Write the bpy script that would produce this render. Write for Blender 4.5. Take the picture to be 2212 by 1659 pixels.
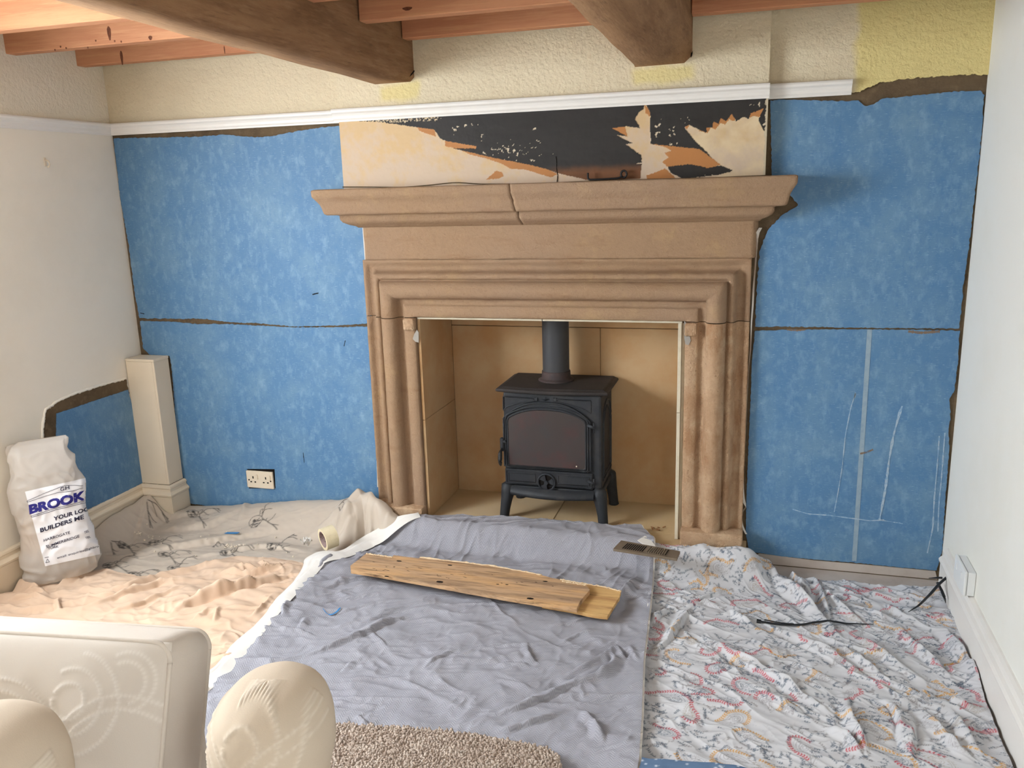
import bpy, bmesh, math, random
import numpy as np
from mathutils import Vector, Matrix
from mathutils.bvhtree import BVHTree

random.seed(7)
rng = np.random.default_rng(7)
for o in list(bpy.data.objects):
    bpy.data.objects.remove(o, do_unlink=True)
S = bpy.context.scene
COL = S.collection

# ------------------------------------------------------------------ camera
W, H, FPX = 2212.0, 1659.0, 1802.22
CAM = np.array([0.0, -3.3689, 1.5501])
YAW, PITCH, ROLL = 0.2879, 0.2288, -0.0290
_f = np.array([-math.sin(YAW)*math.cos(PITCH), math.cos(YAW)*math.cos(PITCH), -math.sin(PITCH)])
_r = np.cross(_f, [0, 0, 1]); _r /= np.linalg.norm(_r)
_u = np.cross(_r, _f)
_c, _s = math.cos(ROLL), math.sin(ROLL)
CR, CU, CF = _r*_c+_u*_s, _u*_c-_r*_s, _f
cd = bpy.data.cameras.new('camera')
cd.sensor_width = 36.0
cd.lens = FPX/W*36.0
cam = bpy.data.objects.new('camera', cd)
COL.objects.link(cam)
cam.matrix_world = Matrix(((CR[0], CU[0], -CF[0], CAM[0]), (CR[1], CU[1], -CF[1], CAM[1]),
                           (CR[2], CU[2], -CF[2], CAM[2]), (0, 0, 0, 1)))
cd.clip_start = 0.05
S.camera = cam

def at(px, py, x=None, y=None, z=None, d=None):
    """point of a real plane seen at a pixel of the 2212x1659 photograph"""
    v = CF + CR*(px-W/2)/FPX - CU*(py-H/2)/FPX
    if x is not None: t = (x-CAM[0])/v[0]
    elif y is not None: t = (y-CAM[1])/v[1]
    elif z is not None: t = (z-CAM[2])/v[2]
    else: t = d
    return CAM+v*t

# ------------------------------------------------------------------ world, lamps, exposure
wd = bpy.data.worlds.new('world'); S.world = wd; wd.use_nodes = True
bg = wd.node_tree.nodes['Background']
bg.inputs[0].default_value = (0.80, 0.90, 1.0, 1)
bg.inputs[1].default_value = 1.0
S.view_settings.view_transform = 'Standard'
S.view_settings.look = 'None'
S.view_settings.gamma = 1.0
S.view_settings.use_curve_mapping = False
S.view_settings.exposure = 0.0

def area(name, loc, direction, sx, sy, power, color):
    l = bpy.data.lights.new(name, 'AREA')
    l.shape = 'RECTANGLE'; l.size = sx; l.size_y = sy; l.energy = power; l.color = color
    o = bpy.data.objects.new(name, l); COL.objects.link(o)
    o.location = loc
    o.rotation_euler = Vector(direction).to_track_quat('-Z', 'Y').to_euler()
    return o
XL, XR, YF, ZC = -2.9, 0.738, -4.75, 2.36      # room: left wall, right wall, wall behind the camera, ceiling
# daylight through the two windows of the room
area('daylight_left_window', (XL-0.13, -2.06, 1.50), (1, 0.0, -0.42), 1.35, 1.04, 150, (0.88, 0.94, 1.0))
area('daylight_right_window', (XR+0.13, -3.95, 1.48), (-1, 0.30, -0.20), 1.1, 1.10, 26, (0.94, 0.97, 1.0))

# ------------------------------------------------------------------ helpers
def lin(c):
    c = np.asarray(c, float)/255.0
    return np.where(c <= 0.04045, c/12.92, ((c+0.055)/1.055)**2.4)
def L4(c):
    return (*[float(v) for v in lin(c)], 1.0)

_P = np.concatenate([rng.permutation(256)]*3)
_G = np.stack([np.cos(np.arange(256)*2.399), np.sin(np.arange(256)*2.399)], 1)
def perlin(x, y, seed=0):
    x = np.asarray(x, float)+seed*17.31; y = np.asarray(y, float)+seed*9.73
    xi = np.floor(x).astype(int); yi = np.floor(y).astype(int)
    xf = x-xi; yf = y-yi
    u = xf*xf*xf*(xf*(xf*6-15)+10); v = yf*yf*yf*(yf*(yf*6-15)+10)
    def g(ix, iy, fx, fy):
        h = _P[_P[(ix & 255)]+(iy & 255)]
        gr = _G[h]
        return gr[..., 0]*fx+gr[..., 1]*fy
    a = g(xi, yi, xf, yf); b = g(xi+1, yi, xf-1, yf)
    c = g(xi, yi+1, xf, yf-1); d = g(xi+1, yi+1, xf-1, yf-1)
    return (a+(b-a)*u)*(1-v)+(c+(d-c)*u)*v
def fbm(x, y, seed=0, octv=4):
    s = 0; a = 1.0
    for i in range(octv):
        s = s+a*perlin(x*2**i, y*2**i, seed+i); a *= 0.5
    return s
def sstep(a, b, x):
    t = np.clip((x-a)/(b-a), 0, 1)
    return t*t*(3-2*t)

def empty_at(name, loc):
    o = bpy.data.objects.new(name, None); COL.objects.link(o); o.location = loc
    o.empty_display_size = 0.05
    return o
def tag(o, label=None, cat=None, group=None, kind=None):
    if label: o['label'] = label
    if cat: o['category'] = cat
    if group: o['group'] = group
    if kind: o['kind'] = kind
    return o
def thing(name, label, cat, loc, group=None):
    return tag(empty_at(name, loc), label, cat, group)
def put(name, me, mat, parent=None, smooth=False):
    o = bpy.data.objects.new(name, me); COL.objects.link(o)
    if mat is not None:
        me.materials.append(mat)
    if smooth:
        me.polygons.foreach_set('use_smooth', np.ones(len(me.polygons), bool))
    if parent is not None:
        o.parent = parent
        loc = Vector((0, 0, 0)); q = parent
        while q is not None:
            if q.type == 'EMPTY': loc = q.location.copy()
            q = q.parent
        if parent.type == 'EMPTY':
            o.matrix_parent_inverse = Matrix.Translation(-parent.location)
    return o
def mesh(name, V, F, mat, parent=None, smooth=False):
    me = bpy.data.meshes.new(name)
    me.from_pydata([tuple(map(float, v)) for v in V], [], [tuple(int(i) for i in f) for f in F]); me.update()
    return put(name, me, mat, parent, smooth)
def grid_mesh(name, P, mat, parent=None, smooth=True, col=None, closed_u=False, keep=None):
    """P: (n, m, 3) array of points"""
    n, m = P.shape[:2]
    idx = np.arange(n*m).reshape(n, m)
    if closed_u: idx = np.concatenate([idx, idx[:1]], 0)
    q = np.stack([idx[:-1, :-1], idx[1:, :-1], idx[1:, 1:], idx[:-1, 1:]], -1).reshape(-1, 4)
    if keep is not None:
        kk = keep.reshape(-1)
        q = q[kk[q].all(1)]
    me = bpy.data.meshes.new(name)
    me.vertices.add(n*m); me.vertices.foreach_set('co', P.reshape(-1).astype(np.float32))
    me.loops.add(q.size); me.loops.foreach_set('vertex_index', q.reshape(-1).astype(np.int32))
    me.polygons.add(len(q))
    me.polygons.foreach_set('loop_start', (np.arange(len(q))*4).astype(np.int32))
    me.update(calc_edges=True); me.validate()
    if col is not None:
        a = me.color_attributes.new('Print', 'FLOAT_COLOR', 'POINT')
        c = np.ones((n*m, 4), np.float32); c[:, :3] = col.reshape(-1, 3)
        a.data.foreach_set('color', c.reshape(-1))
    return put(name, me, mat, parent, smooth)
def bm_put(name, bm, mat, parent=None, smooth=False):
    me = bpy.data.meshes.new(name); bm.to_mesh(me); bm.free()
    return put(name, me, mat, parent, smooth)
def add_box(bm, lo, hi, bevel=0.0, seg=1):
    r = bmesh.ops.create_cube(bm, size=1.0)
    vs = r['verts']
    lo = np.array(lo, float); hi = np.array(hi, float)
    for v in vs:
        v.co = Vector((lo+hi)/2+(hi-lo)*np.array(v.co))
    if bevel > 0:
        es = list({e for v in vs for e in v.link_edges})
        bmesh.ops.bevel(bm, geom=es, offset=bevel, segments=seg, affect='EDGES', profile=0.5)
def box(name, lo, hi, mat, parent=None, bevel=0.0, seg=1):
    bm = bmesh.new(); add_box(bm, lo, hi, bevel, seg)
    return bm_put(name, bm, mat, parent)
def resample(P, n):
    P = np.asarray(P, float)
    s = np.concatenate([[0], np.cumsum(np.linalg.norm(np.diff(P, axis=0), axis=1))])
    t = np.linspace(0, s[-1], n)
    return np.stack([np.interp(t, s, P[:, k]) for k in range(P.shape[1])], 1)
def smooth_line(P, n, it=2):
    Q = resample(P, n)
    for _ in range(it):
        Q[1:-1] = (Q[:-2]+2*Q[1:-1]+Q[2:])/4
    return Q
def tube_pts(P, rad, sides=8, flat=1.0, up=(0, 0, 1)):
    """ring array along a polyline; rad scalar or list; flat squeezes the second axis"""
    P = np.asarray(P, float); n = len(P)
    T = np.gradient(P, axis=0); T /= np.linalg.norm(T, axis=1)[:, None]+1e-12
    rad = np.broadcast_to(np.asarray(rad, float), (n,))
    out = np.zeros((sides, n, 3))
    up = np.array(up, float)
    for i in range(n):
        a = np.cross(T[i], up)
        if np.linalg.norm(a) < 1e-4: a = np.cross(T[i], [1, 0, 0.3])
        a /= np.linalg.norm(a); b = np.cross(a, T[i])
        for k in range(sides):
            th = 2*math.pi*k/sides
            out[k, i] = P[i]+rad[i]*(math.cos(th)*a+flat*math.sin(th)*b)
    return out
def add_tube(bm, P, rad, sides=8, flat=1.0, up=(0, 0, 1), cap=True):
    R = tube_pts(P, rad, sides, flat, up)
    vs = [[bm.verts.new(R[k, i]) for i in range(R.shape[1])] for k in range(sides)]
    for k in range(sides):
        for i in range(R.shape[1]-1):
            k2 = (k+1) % sides
            bm.faces.new((vs[k][i], vs[k2][i], vs[k2][i+1], vs[k][i+1]))
    if cap:
        bm.faces.new([vs[k][0] for k in range(sides)][::-1])
        bm.faces.new([vs[k][-1] for k in range(sides)])
def tube(name, P, rad, mat, parent=None, sides=8, flat=1.0, up=(0, 0, 1)):
    bm = bmesh.new(); add_tube(bm, P, rad, sides, flat, up)
    bmesh.ops.recalc_face_normals(bm, faces=bm.faces)
    return bm_put(name, bm, mat, parent, True)
def add_prism(bm, poly3, vec):
    """flat polygon (3-D points) pushed along vec"""
    a = [bm.verts.new(p) for p in poly3]
    b = [bm.verts.new(np.asarray(p, float)+np.asarray(vec, float)) for p in poly3]
    n = len(a)
    fs = [bm.faces.new(a), bm.faces.new(b[::-1])]
    for i in range(n):
        fs.append(bm.faces.new((a[i], b[i], b[(i+1) % n], a[(i+1) % n])))
    bmesh.ops.recalc_face_normals(bm, faces=fs)
def prism(name, poly3, vec, mat, parent=None):
    bm = bmesh.new(); add_prism(bm, poly3, vec)
    return bm_put(name, bm, mat, parent)
def add_lathe(bm, prof, center, n=24):
    """prof: (r, z) list, around the vertical through center"""
    rings = []
    for r, z in prof:
        rings.append([bm.verts.new((center[0]+r*math.cos(2*math.pi*k/n), center[1]+r*math.sin(2*math.pi*k/n), center[2]+z)) for k in range(n)])
    for a, b in zip(rings[:-1], rings[1:]):
        for k in range(n):
            bm.faces.new((a[k], a[(k+1) % n], b[(k+1) % n], b[k]))
    return rings
def lerp_poly(pts, **kw):
    return [at(px, py, **kw) for px, py in pts]
def ragged(P, step, amp, seed, freq=60.0):
    """subdivide closed 2-D outline and tear its edge with noise"""
    P = np.asarray(P, float); out = []
    n = len(P)
    for i in range(n):
        a, b = P[i], P[(i+1) % n]
        L = np.linalg.norm(b-a); k = max(1, int(L/step))
        nv = np.array([-(b-a)[1], (b-a)[0]])/(L+1e-9)
        for j in range(k):
            t = j/k; q = a+(b-a)*t
            w = amp*(perlin(q[0]*freq, q[1]*freq, seed)+0.6*perlin(q[0]*freq*2.7, q[1]*freq*2.7, seed+5))
            out.append(q+nv*float(w))
    return np.array(out)

# ------------------------------------------------------------------ materials
def node_mat(name):
    m = bpy.data.materials.new(name); m.use_nodes = True
    nt = m.node_tree
    b = nt.nodes['Principled BSDF']
    return m, nt, b
def mk(name, base, rough=0.85, spec=0.3, spots=(), bump=(), metal=0.0, coat=0.0, stretch=(1, 1, 1), attr=False):
    """procedural material. spots: (scale, colour, low, high, amount[, stretch]); bump: (scale, strength, distance[, stretch])"""
    m, nt, b = node_mat(name)
    N, K = nt.nodes, nt.links
    tc = N.new('ShaderNodeTexCoord')
    def coords(st):
        mp = N.new('ShaderNodeMapping'); mp.inputs['Scale'].default_value = st
        K.new(tc.outputs['Object'], mp.inputs['Vector']); return mp.outputs['Vector']
    if attr:
        at_ = N.new('ShaderNodeVertexColor'); at_.layer_name = 'Print'
        cur = at_.outputs['Color']
    else:
        rgb = N.new('ShaderNodeRGB'); rgb.outputs[0].default_value = L4(base); cur = rgb.outputs[0]
    for sp in spots:
        sc, colr, lo, hi, am = sp[:5]; st = sp[5] if len(sp) > 5 else stretch
        nz = N.new('ShaderNodeTexNoise'); nz.inputs['Scale'].default_value = sc
        nz.inputs['Detail'].default_value = 6; nz.inputs['Roughness'].default_value = 0.62
        K.new(coords(st), nz.inputs['Vector'])
        mr = N.new('ShaderNodeMapRange'); mr.inputs[1].default_value = lo; mr.inputs[2].default_value = hi
        mr.inputs[3].default_value = 0; mr.inputs[4].default_value = am
        K.new(nz.outputs['Fac'], mr.inputs[0])
        mx = N.new('ShaderNodeMix'); mx.data_type = 'RGBA'
        K.new(mr.outputs[0], mx.inputs[0]); K.new(cur, mx.inputs[6]); mx.inputs[7].default_value = L4(colr)
        cur = mx.outputs[2]
    K.new(cur, b.inputs['Base Color'])
    b.inputs['Roughness'].default_value = rough
    b.inputs['Specular IOR Level'].default_value = spec
    b.inputs['Metallic'].default_value = metal
    b.inputs['Coat Weight'].default_value = coat
    prev = None
    for bp in bump:
        sc, stn, dist = bp[:3]; st = bp[3] if len(bp) > 3 else stretch
        nz = N.new('ShaderNodeTexNoise'); nz.inputs['Scale'].default_value = sc
        nz.inputs['Detail'].default_value = 5; nz.inputs['Roughness'].default_value = 0.6
        K.new(coords(st), nz.inputs['Vector'])
        bn = N.new('ShaderNodeBump'); bn.inputs['Strength'].default_value = stn; bn.inputs['Distance'].default_value = dist
        K.new(nz.outputs['Fac'], bn.inputs['Height'])
        if prev is not None: K.new(prev, bn.inputs['Normal'])
        prev = bn.outputs['Normal']
    if prev is not None: K.new(prev, b.inputs['Normal'])
    m['_dummy'] = 1
    return m

M = {}
M['plaster'] = mk('cream_stipple_paint', (226, 212, 182), 0.9, 0.2, [(3, (214, 198, 168), 0.45, 0.75, 0.5)], [(62, 1.0, 0.007), (24, 0.45, 0.009)])
M['smooth_wall'] = mk('cream_smooth_paint', (240, 233, 220), 0.85, 0.25, [(2.2, (226, 219, 205), 0.45, 0.75, 0.6)], [(240, 0.12, 0.002), (5, 0.15, 0.01)])
M['plaster_left'] = mk('cream_stipple_side', (240, 231, 212), 0.9, 0.2, [(3, (228, 218, 198), 0.45, 0.75, 0.5)], [(62, 1.0, 0.007), (24, 0.45, 0.009)])
M['right_wall'] = mk('ivory_smooth_paint', (234, 233, 226), 0.85, 0.25, [(2.0, (226, 222, 208), 0.45, 0.75, 0.5)], [(240, 0.12, 0.002)])
M['brown'] = mk('brown_old_adhesive', (104, 88, 68), 0.95, 0.1, [(9, (80, 67, 52), 0.45, 0.65, 0.8), (30, (126, 108, 84), 0.52, 0.7, 0.6)], [(45, 0.6, 0.006)])
M['blue'] = mk('blue_wallpaper_lining', (80, 122, 160), 0.6, 0.5,
               [(5, (110, 144, 170), 0.45, 0.7, 0.75), (30, (138, 170, 194), 0.5, 0.74, 0.5, (1, 1, 0.6)),
                (70, (66, 114, 160), 0.52, 0.72, 0.55, (1, 1, 0.6)), (160, (168, 192, 210), 0.58, 0.75, 0.6, (0.3, 1, 1.6))],
               [(90, 0.18, 0.002)])
M['stone'] = mk('buff_sandstone', (156, 128, 102), 0.95, 0.12,
                [(4, (152, 124, 96), 0.42, 0.66, 0.7), (9, (180, 150, 110), 0.55, 0.75, 0.5), (60, (142, 114, 90), 0.5, 0.72, 0.5), (2.0, (158, 134, 116), 0.45, 0.7, 0.5), (7, (136, 104, 78), 0.56, 0.72, 0.6, (0.5, 1, 3)), (110, (112, 84, 62), 0.64, 0.74, 0.7)],
                [(260, 0.6, 0.0025), (70, 0.5, 0.005), (18, 0.35, 0.01)])
M['stone_rough'] = mk('weathered_sandstone', (190, 160, 130), 0.97, 0.1,
                [(6, (160, 122, 90), 0.42, 0.66, 0.7), (14, (206, 182, 152), 0.52, 0.75, 0.6), (90, (128, 94, 70), 0.60, 0.72, 0.7), (5, (150, 106, 72), 0.52, 0.7, 0.7, (2.5, 2.5, 0.5))],
                [(130, 0.9, 0.006), (35, 0.7, 0.009)])
M['slab'] = mk('cream_lining_slab', (190, 158, 120), 0.85, 0.2, [(3, (182, 138, 92), 0.40, 0.64, 0.85), (1.6, (198, 176, 140), 0.5, 0.72, 0.7)], [(200, 0.12, 0.001)])
M['slab_edge'] = mk('pale_sawn_edge', (214, 204, 182), 0.85, 0.2, [(20, (196, 184, 158), 0.5, 0.7, 0.6)])
M['hearth'] = mk('buff_hearth_slab', (198, 172, 134), 0.85, 0.2, [(4, (182, 152, 110), 0.42, 0.68, 0.7), (2, (202, 188, 162), 0.5, 0.72, 0.6)], [(150, 0.15, 0.001)])
M['white'] = mk('white_gloss_paint', (236, 232, 226), 0.4, 0.45, [(6, (226, 221, 213), 0.5, 0.75, 0.6)], [(60, 0.05, 0.001)])
M['ivory'] = mk('ivory_satin_paint', (228, 212, 188), 0.45, 0.4, [(4, (220, 204, 180), 0.5, 0.75, 0.6)], [(50, 0.05, 0.001)])
M['cast'] = mk('black_cast_iron', (36, 39, 44), 0.62, 0.4, [(16, (58, 56, 56), 0.5, 0.72, 0.7)], [(320, 0.25, 0.0008)])
M['cast_top'] = mk('matt_black_stove_top', (48, 44, 43), 0.7, 0.35, [(9, (64, 56, 54), 0.48, 0.7, 0.7)], [(320, 0.2, 0.0008)])
M['rusty'] = mk('heat_tinted_collar', (60, 52, 52), 0.72, 0.3, [(12, (84, 64, 60), 0.46, 0.68, 0.8)], [(200, 0.2, 0.0008)])
M['flue'] = mk('black_enamel_flue', (58, 59, 62), 0.6, 0.4, [(9, (70, 66, 64), 0.5, 0.72, 0.5)])
M['glass'] = mk('sooty_stove_glass', (62, 55, 53), 0.28, 0.5, [(7, (78, 46, 46), 0.50, 0.68, 0.7), (11, (56, 56, 57), 0.5, 0.7, 0.7)])
M['iron'] = mk('black_wrought_iron', (32, 31, 31), 0.55, 0.4)
M['socket'] = mk('cream_plastic', (222, 208, 186), 0.4, 0.5)
M['socket_white'] = mk('white_plastic', (234, 236, 236), 0.35, 0.5)
M['dark'] = mk('dark_slot', (26, 22, 20), 0.8, 0.1)
M['grey_cement'] = mk('grey_cement', (160, 154, 146), 0.95, 0.1, [(30, (140, 132, 124), 0.5, 0.7, 0.6)], [(150, 0.4, 0.002)])
M['floor'] = mk('dusty_floorboards', (192, 182, 174), 0.9, 0.15, [(6, (170, 156, 146), 0.45, 0.7, 0.7)], [(60, 0.2, 0.002)])
M['oak'] = mk('aged_oak', (142, 108, 76), 0.8, 0.25,
              [(3.5, (116, 84, 56), 0.42, 0.64, 0.75, (6, 1, 6)), (14, (166, 132, 98), 0.5, 0.72, 0.5, (4, 0.6, 4)), (40, (92, 66, 44), 0.56, 0.72, 0.55, (3, 0.3, 3))],
              [(30, 0.45, 0.005, (4, 0.5, 4)), (8, 0.3, 0.01)])
M['pine'] = mk('red_pine', (200, 142, 104), 0.7, 0.3,
               [(2.2, (180, 118, 84), 0.42, 0.66, 0.8, (0.7, 6, 6)), (16, (216, 166, 122), 0.5, 0.72, 0.6, (0.25, 5, 5)), (60, (160, 92, 60), 0.56, 0.74, 0.5, (0.12, 3, 3))],
               [(60, 0.15, 0.002, (0.3, 3, 3))])
M['knot'] = mk('dark_knot', (112, 66, 44), 0.75, 0.25, [(60, (84, 46, 32), 0.45, 0.65, 0.8)])
M['plank'] = mk('weathered_plank', (190, 156, 122), 0.85, 0.2,
                [(7, (206, 162, 114), 0.45, 0.64, 0.9, (0.5, 3, 3)), (9, (138, 112, 90), 0.48, 0.64, 0.85, (0.35, 3, 3)), (26, (84, 62, 46), 0.57, 0.70, 0.9, (0.2, 2.5, 2.5)), (70, (120, 92, 68), 0.52, 0.68, 0.6, (0.12, 2.5, 2.5))],
                [(40, 0.4, 0.003, (0.3, 3, 3))])
M['plank2'] = mk('fresh_yellow_plank', (208, 168, 112), 0.85, 0.2,
                [(10, (172, 128, 82), 0.45, 0.66, 0.85, (0.4, 3, 3)), (30, (104, 76, 52), 0.56, 0.70, 0.85, (0.2, 2.5, 2.5))],
                [(40, 0.4, 0.003, (0.3, 3, 3))])
M['splinter'] = mk('pale_splintered_edge', (226, 204, 170), 0.9, 0.15, [(60, (196, 160, 118), 0.5, 0.7, 0.8)])
M['tape'] = mk('cream_masking_tape', (228, 214, 180), 0.6, 0.3, [(50, (214, 198, 160), 0.5, 0.7, 0.5)])
M['core'] = mk('mauve_card_core', (170, 148, 144), 0.85, 0.2, [(60, (70, 62, 66), 0.57, 0.62, 0.9, (1, 1, 3))])
M['black_plastic'] = mk('black_nylon', (22, 24, 28), 0.45, 0.5)
M['vent'] = mk('brown_plastic_vent', (112, 98, 82), 0.6, 0.35, [(20, (128, 114, 98), 0.5, 0.7, 0.6)])
M['caulk'] = mk('white_peeling_sealant', (226, 222, 216), 0.7, 0.3, [(20, (208, 200, 190), 0.5, 0.7, 0.5)])
M['mesh_tape'] = mk('grey_joint_tape', (150, 168, 180), 0.9, 0.15, [(40, (128, 152, 172), 0.45, 0.7, 0.7)])
M['scrape'] = mk('pale_scrape', (168, 186, 200), 0.95, 0.1, [(80, (128, 162, 194), 0.45, 0.6, 0.9)])
M['stain'] = mk('brown_stain', (128, 108, 90), 0.95, 0.1, [(50, (100, 112, 126), 0.5, 0.66, 0.9)])
M['chair'] = mk('cream_damask', (214, 204, 193), 0.92, 0.15, [(5, (202, 191, 178), 0.45, 0.7, 0.5)], [(420, 0.25, 0.0012)])
M['damask_print'] = mk('cream_damask_woven', (226, 216, 204), 0.9, 0.18, attr=True, bump=[(420, 0.25, 0.0012)])
M['grey_cloth'] = None
M['print_cotton'] = mk('printed_cotton', (220, 220, 220), 0.92, 0.12, attr=True, bump=[(500, 0.12, 0.0006)])
M['print_oilcloth'] = mk('printed_oilcloth', (190, 178, 165), 0.5, 0.35, attr=True, bump=[(220, 0.08, 0.0008)])
M['overmantel'] = mk('torn_paint_layers', (220, 200, 160), 0.62, 0.35, attr=True, bump=[(60, 0.2, 0.002)])
M['cotton'] = mk('peach_cotton_sheet', (214, 187, 163), 0.92, 0.12, [(4, (205, 172, 144), 0.45, 0.7, 0.6)], [(420, 0.15, 0.0006), (60, 0.12, 0.003)])
M['lining'] = mk('white_lining', (238, 234, 228), 0.9, 0.15, [(12, (226, 220, 212), 0.5, 0.7, 0.5)], [(300, 0.15, 0.0006)])
M['rug'] = mk('taupe_rug_pile', (178, 160, 146), 0.95, 0.1, [(40, (204, 188, 174), 0.45, 0.62, 0.9), (90, (132, 112, 100), 0.52, 0.68, 0.6)])
M['crumb'] = mk('pale_plaster_crumbs', (232, 220, 202), 0.95, 0.1)
M['chip'] = mk('wood_chip', (150, 108, 72), 0.9, 0.15, [(90, (70, 48, 34), 0.5, 0.66, 0.9)])
M['blue_scrap'] = mk('blue_paper_scrap', (58, 128, 186), 0.7, 0.2)
M['ink_blue'] = mk('blue_bag_ink', (44, 42, 128), 0.5, 0.3)
M['ink_black'] = mk('black_bag_ink', (38, 36, 62), 0.55, 0.3)
M['panel_white'] = mk('white_bag_print', (238, 238, 242), 0.42, 0.4)
M['rubble'] = mk('pale_rubble', (206, 184, 162), 0.95, 0.1, [(25, (168, 140, 118), 0.45, 0.65, 0.8)], [(60, 0.6, 0.006)])
M['glass_pane'] = mk('window_glass', (235, 240, 240), 0.05, 0.5)
for _m in ('glass_pane',):
    _b = M[_m].node_tree.nodes['Principled BSDF']; _b.inputs['Transmission Weight'].default_value = 1.0; _b.inputs['IOR'].default_value = 1.02

# pale yellow patches of older paint right of the chimney and under the beam ends
def yellow_patches(m):
    nt = m.node_tree; N, K = nt.nodes, nt.links
    b = N['Principled BSDF']
    old = b.inputs['Base Color'].links[0].from_socket
    geo = N.new('ShaderNodeTexCoord')
    sep = N.new('ShaderNodeSeparateXYZ'); K.new(geo.outputs['Object'], sep.inputs[0])
    nz = N.new('ShaderNodeTexNoise'); nz.inputs['Scale'].default_value = 9; K.new(geo.outputs['Object'], nz.inputs['Vector'])
    def mask(lo_x, hi_x, lo_z, hi_z, soft):
        ms = []
        for axis, lo, hi in ((0, lo_x, hi_x), (2, lo_z, hi_z)):
            ad = N.new('ShaderNodeMath'); ad.operation = 'MULTIPLY_ADD'
            K.new(nz.outputs['Fac'], ad.inputs[0]); ad.inputs[1].default_value = 0.06; K.new(sep.outputs[axis], ad.inputs[2])
            for a, bb in ((lo+0.03-soft, lo+0.03+soft), (hi+0.03+soft, hi+0.03-soft)):
                mr = N.new('ShaderNodeMapRange'); K.new(ad.outputs[0], mr.inputs[0])
                mr.inputs[1].default_value = a; mr.inputs[2].default_value = bb
                ms.append(mr.outputs[0])
        cur = ms[0]
        for q in ms[1:]:
            mu = N.new('ShaderNodeMath'); mu.operation = 'MULTIPLY'; K.new(cur, mu.inputs[0]); K.new(q, mu.inputs[1]); cur = mu.outputs[0]
        return cur
    cur = old
    for args, am in (((0.31, 2.0, 1.0, 3.0, 0.012), 0.85), ((-1.50, -1.34, 1.925, 1.985, 0.012), 0.7), ((-0.47, -0.25, 1.925, 1.985, 0.012), 0.7)):
        mk_ = mask(*args)
        sc = N.new('ShaderNodeMath'); sc.operation = 'MULTIPLY'; K.new(mk_, sc.inputs[0]); sc.inputs[1].default_value = am
        mx = N.new('ShaderNodeMix'); mx.data_type = 'RGBA'
        K.new(sc.outputs[0], mx.inputs[0]); K.new(cur, mx.inputs[6]); mx.inputs[7].default_value = L4((226, 208, 138))
        cur = mx.outputs[2]
    K.new(cur, b.inputs['Base Color'])
yellow_patches(M['plaster'])

# herringbone weave for the grey throw
def herringbone():
    m = mk('grey_herringbone_cotton', (152, 151, 158), 0.93, 0.12, [(5, (142, 140, 148), 0.45, 0.7, 0.6)], [])
    nt = m.node_tree; N, K = nt.nodes, nt.links; b = N['Principled BSDF']
    tc = N.new('ShaderNodeTexCoord'); sep = N.new('ShaderNodeSeparateXYZ'); K.new(tc.outputs['Object'], sep.inputs[0])
    def mth(op, a, bq=None, c=None):
        n = N.new('ShaderNodeMath'); n.operation = op
        for i, v in enumerate((a, bq, c)):
            if v is None: continue
            if isinstance(v, (int, float)): n.inputs[i].default_value = v
            else: K.new(v, n.inputs[i])
        return n.outputs[0]
    tri = mth('PINGPONG', sep.outputs[0], 0.014)
    ph = mth('ADD', mth('MULTIPLY', tri, 1.0), sep.outputs[1])
    wv = mth('SINE', mth('MULTIPLY', ph, 2*math.pi/0.0085))
    mr = N.new('ShaderNodeMapRange'); K.new(wv, mr.inputs[0]); mr.inputs[1].default_value = -1; mr.inputs[2].default_value = 1
    old = b.inputs['Base Color'].links[0].from_socket
    mx = N.new('ShaderNodeMix'); mx.data_type = 'RGBA'
    sc = mth('MULTIPLY', mr.outputs[0], 0.30)
    K.new(sc, mx.inputs[0]); K.new(old, mx.inputs[6]); mx.inputs[7].default_value = L4((190, 190, 198)); K.new(mx.outputs[2], b.inputs['Base Color'])
    bn = N.new('ShaderNodeBump'); bn.inputs['Strength'].default_value = 0.35; bn.inputs['Distance'].default_value = 0.0015
    K.new(mr.outputs[0], bn.inputs['Height']); K.new(bn.outputs[0], b.inputs['Normal'])
    return m
M['grey_cloth'] = herringbone()

# thin milky plastic of the sack
def milky():
    m, nt, b = node_mat('milky_plastic_film')
    N, K = nt.nodes, nt.links
    b.inputs['Base Color'].default_value = L4((246, 240, 233)); b.inputs['Roughness'].default_value = 0.28
    b.inputs['Specular IOR Level'].default_value = 0.5
    tr = N.new('ShaderNodeBsdfTranslucent'); tr.inputs[0].default_value = L4((240, 230, 216))
    tp = N.new('ShaderNodeBsdfTransparent')
    m1 = N.new('ShaderNodeMixShader'); m1.inputs[0].default_value = 0.35
    m2 = N.new('ShaderNodeMixShader'); m2.inputs[0].default_value = 0.30
    K.new(b.outputs[0], m1.inputs[1]); K.new(tr.outputs[0], m1.inputs[2])
    K.new(m1.outputs[0], m2.inputs[1]); K.new(tp.outputs[0], m2.inputs[2])
    K.new(m2.outputs[0], N['Material Output'].inputs['Surface'])
    tc = N.new('ShaderNodeTexCoord'); nz = N.new('ShaderNodeTexNoise'); nz.inputs['Scale'].default_value = 30; nz.inputs['Detail'].default_value = 5
    K.new(tc.outputs['Object'], nz.inputs['Vector'])
    bn = N.new('ShaderNodeBump'); bn.inputs['Strength'].default_value = 0.4; bn.inputs['Distance'].default_value = 0.004
    K.new(nz.outputs['Fac'], bn.inputs['Height']); K.new(bn.outputs[0], b.inputs['Normal'])
    return m
M['film'] = milky()

# ------------------------------------------------------------------ the room
def struct(o): o['kind'] = 'structure'; return o
YB = 0.336        # back of the fire recess
FX0, FX1, FZ1 = -1.405, -0.262, 1.027     # fireplace opening (stone edge to stone edge)
HZ = 0.10         # hearth level

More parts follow.
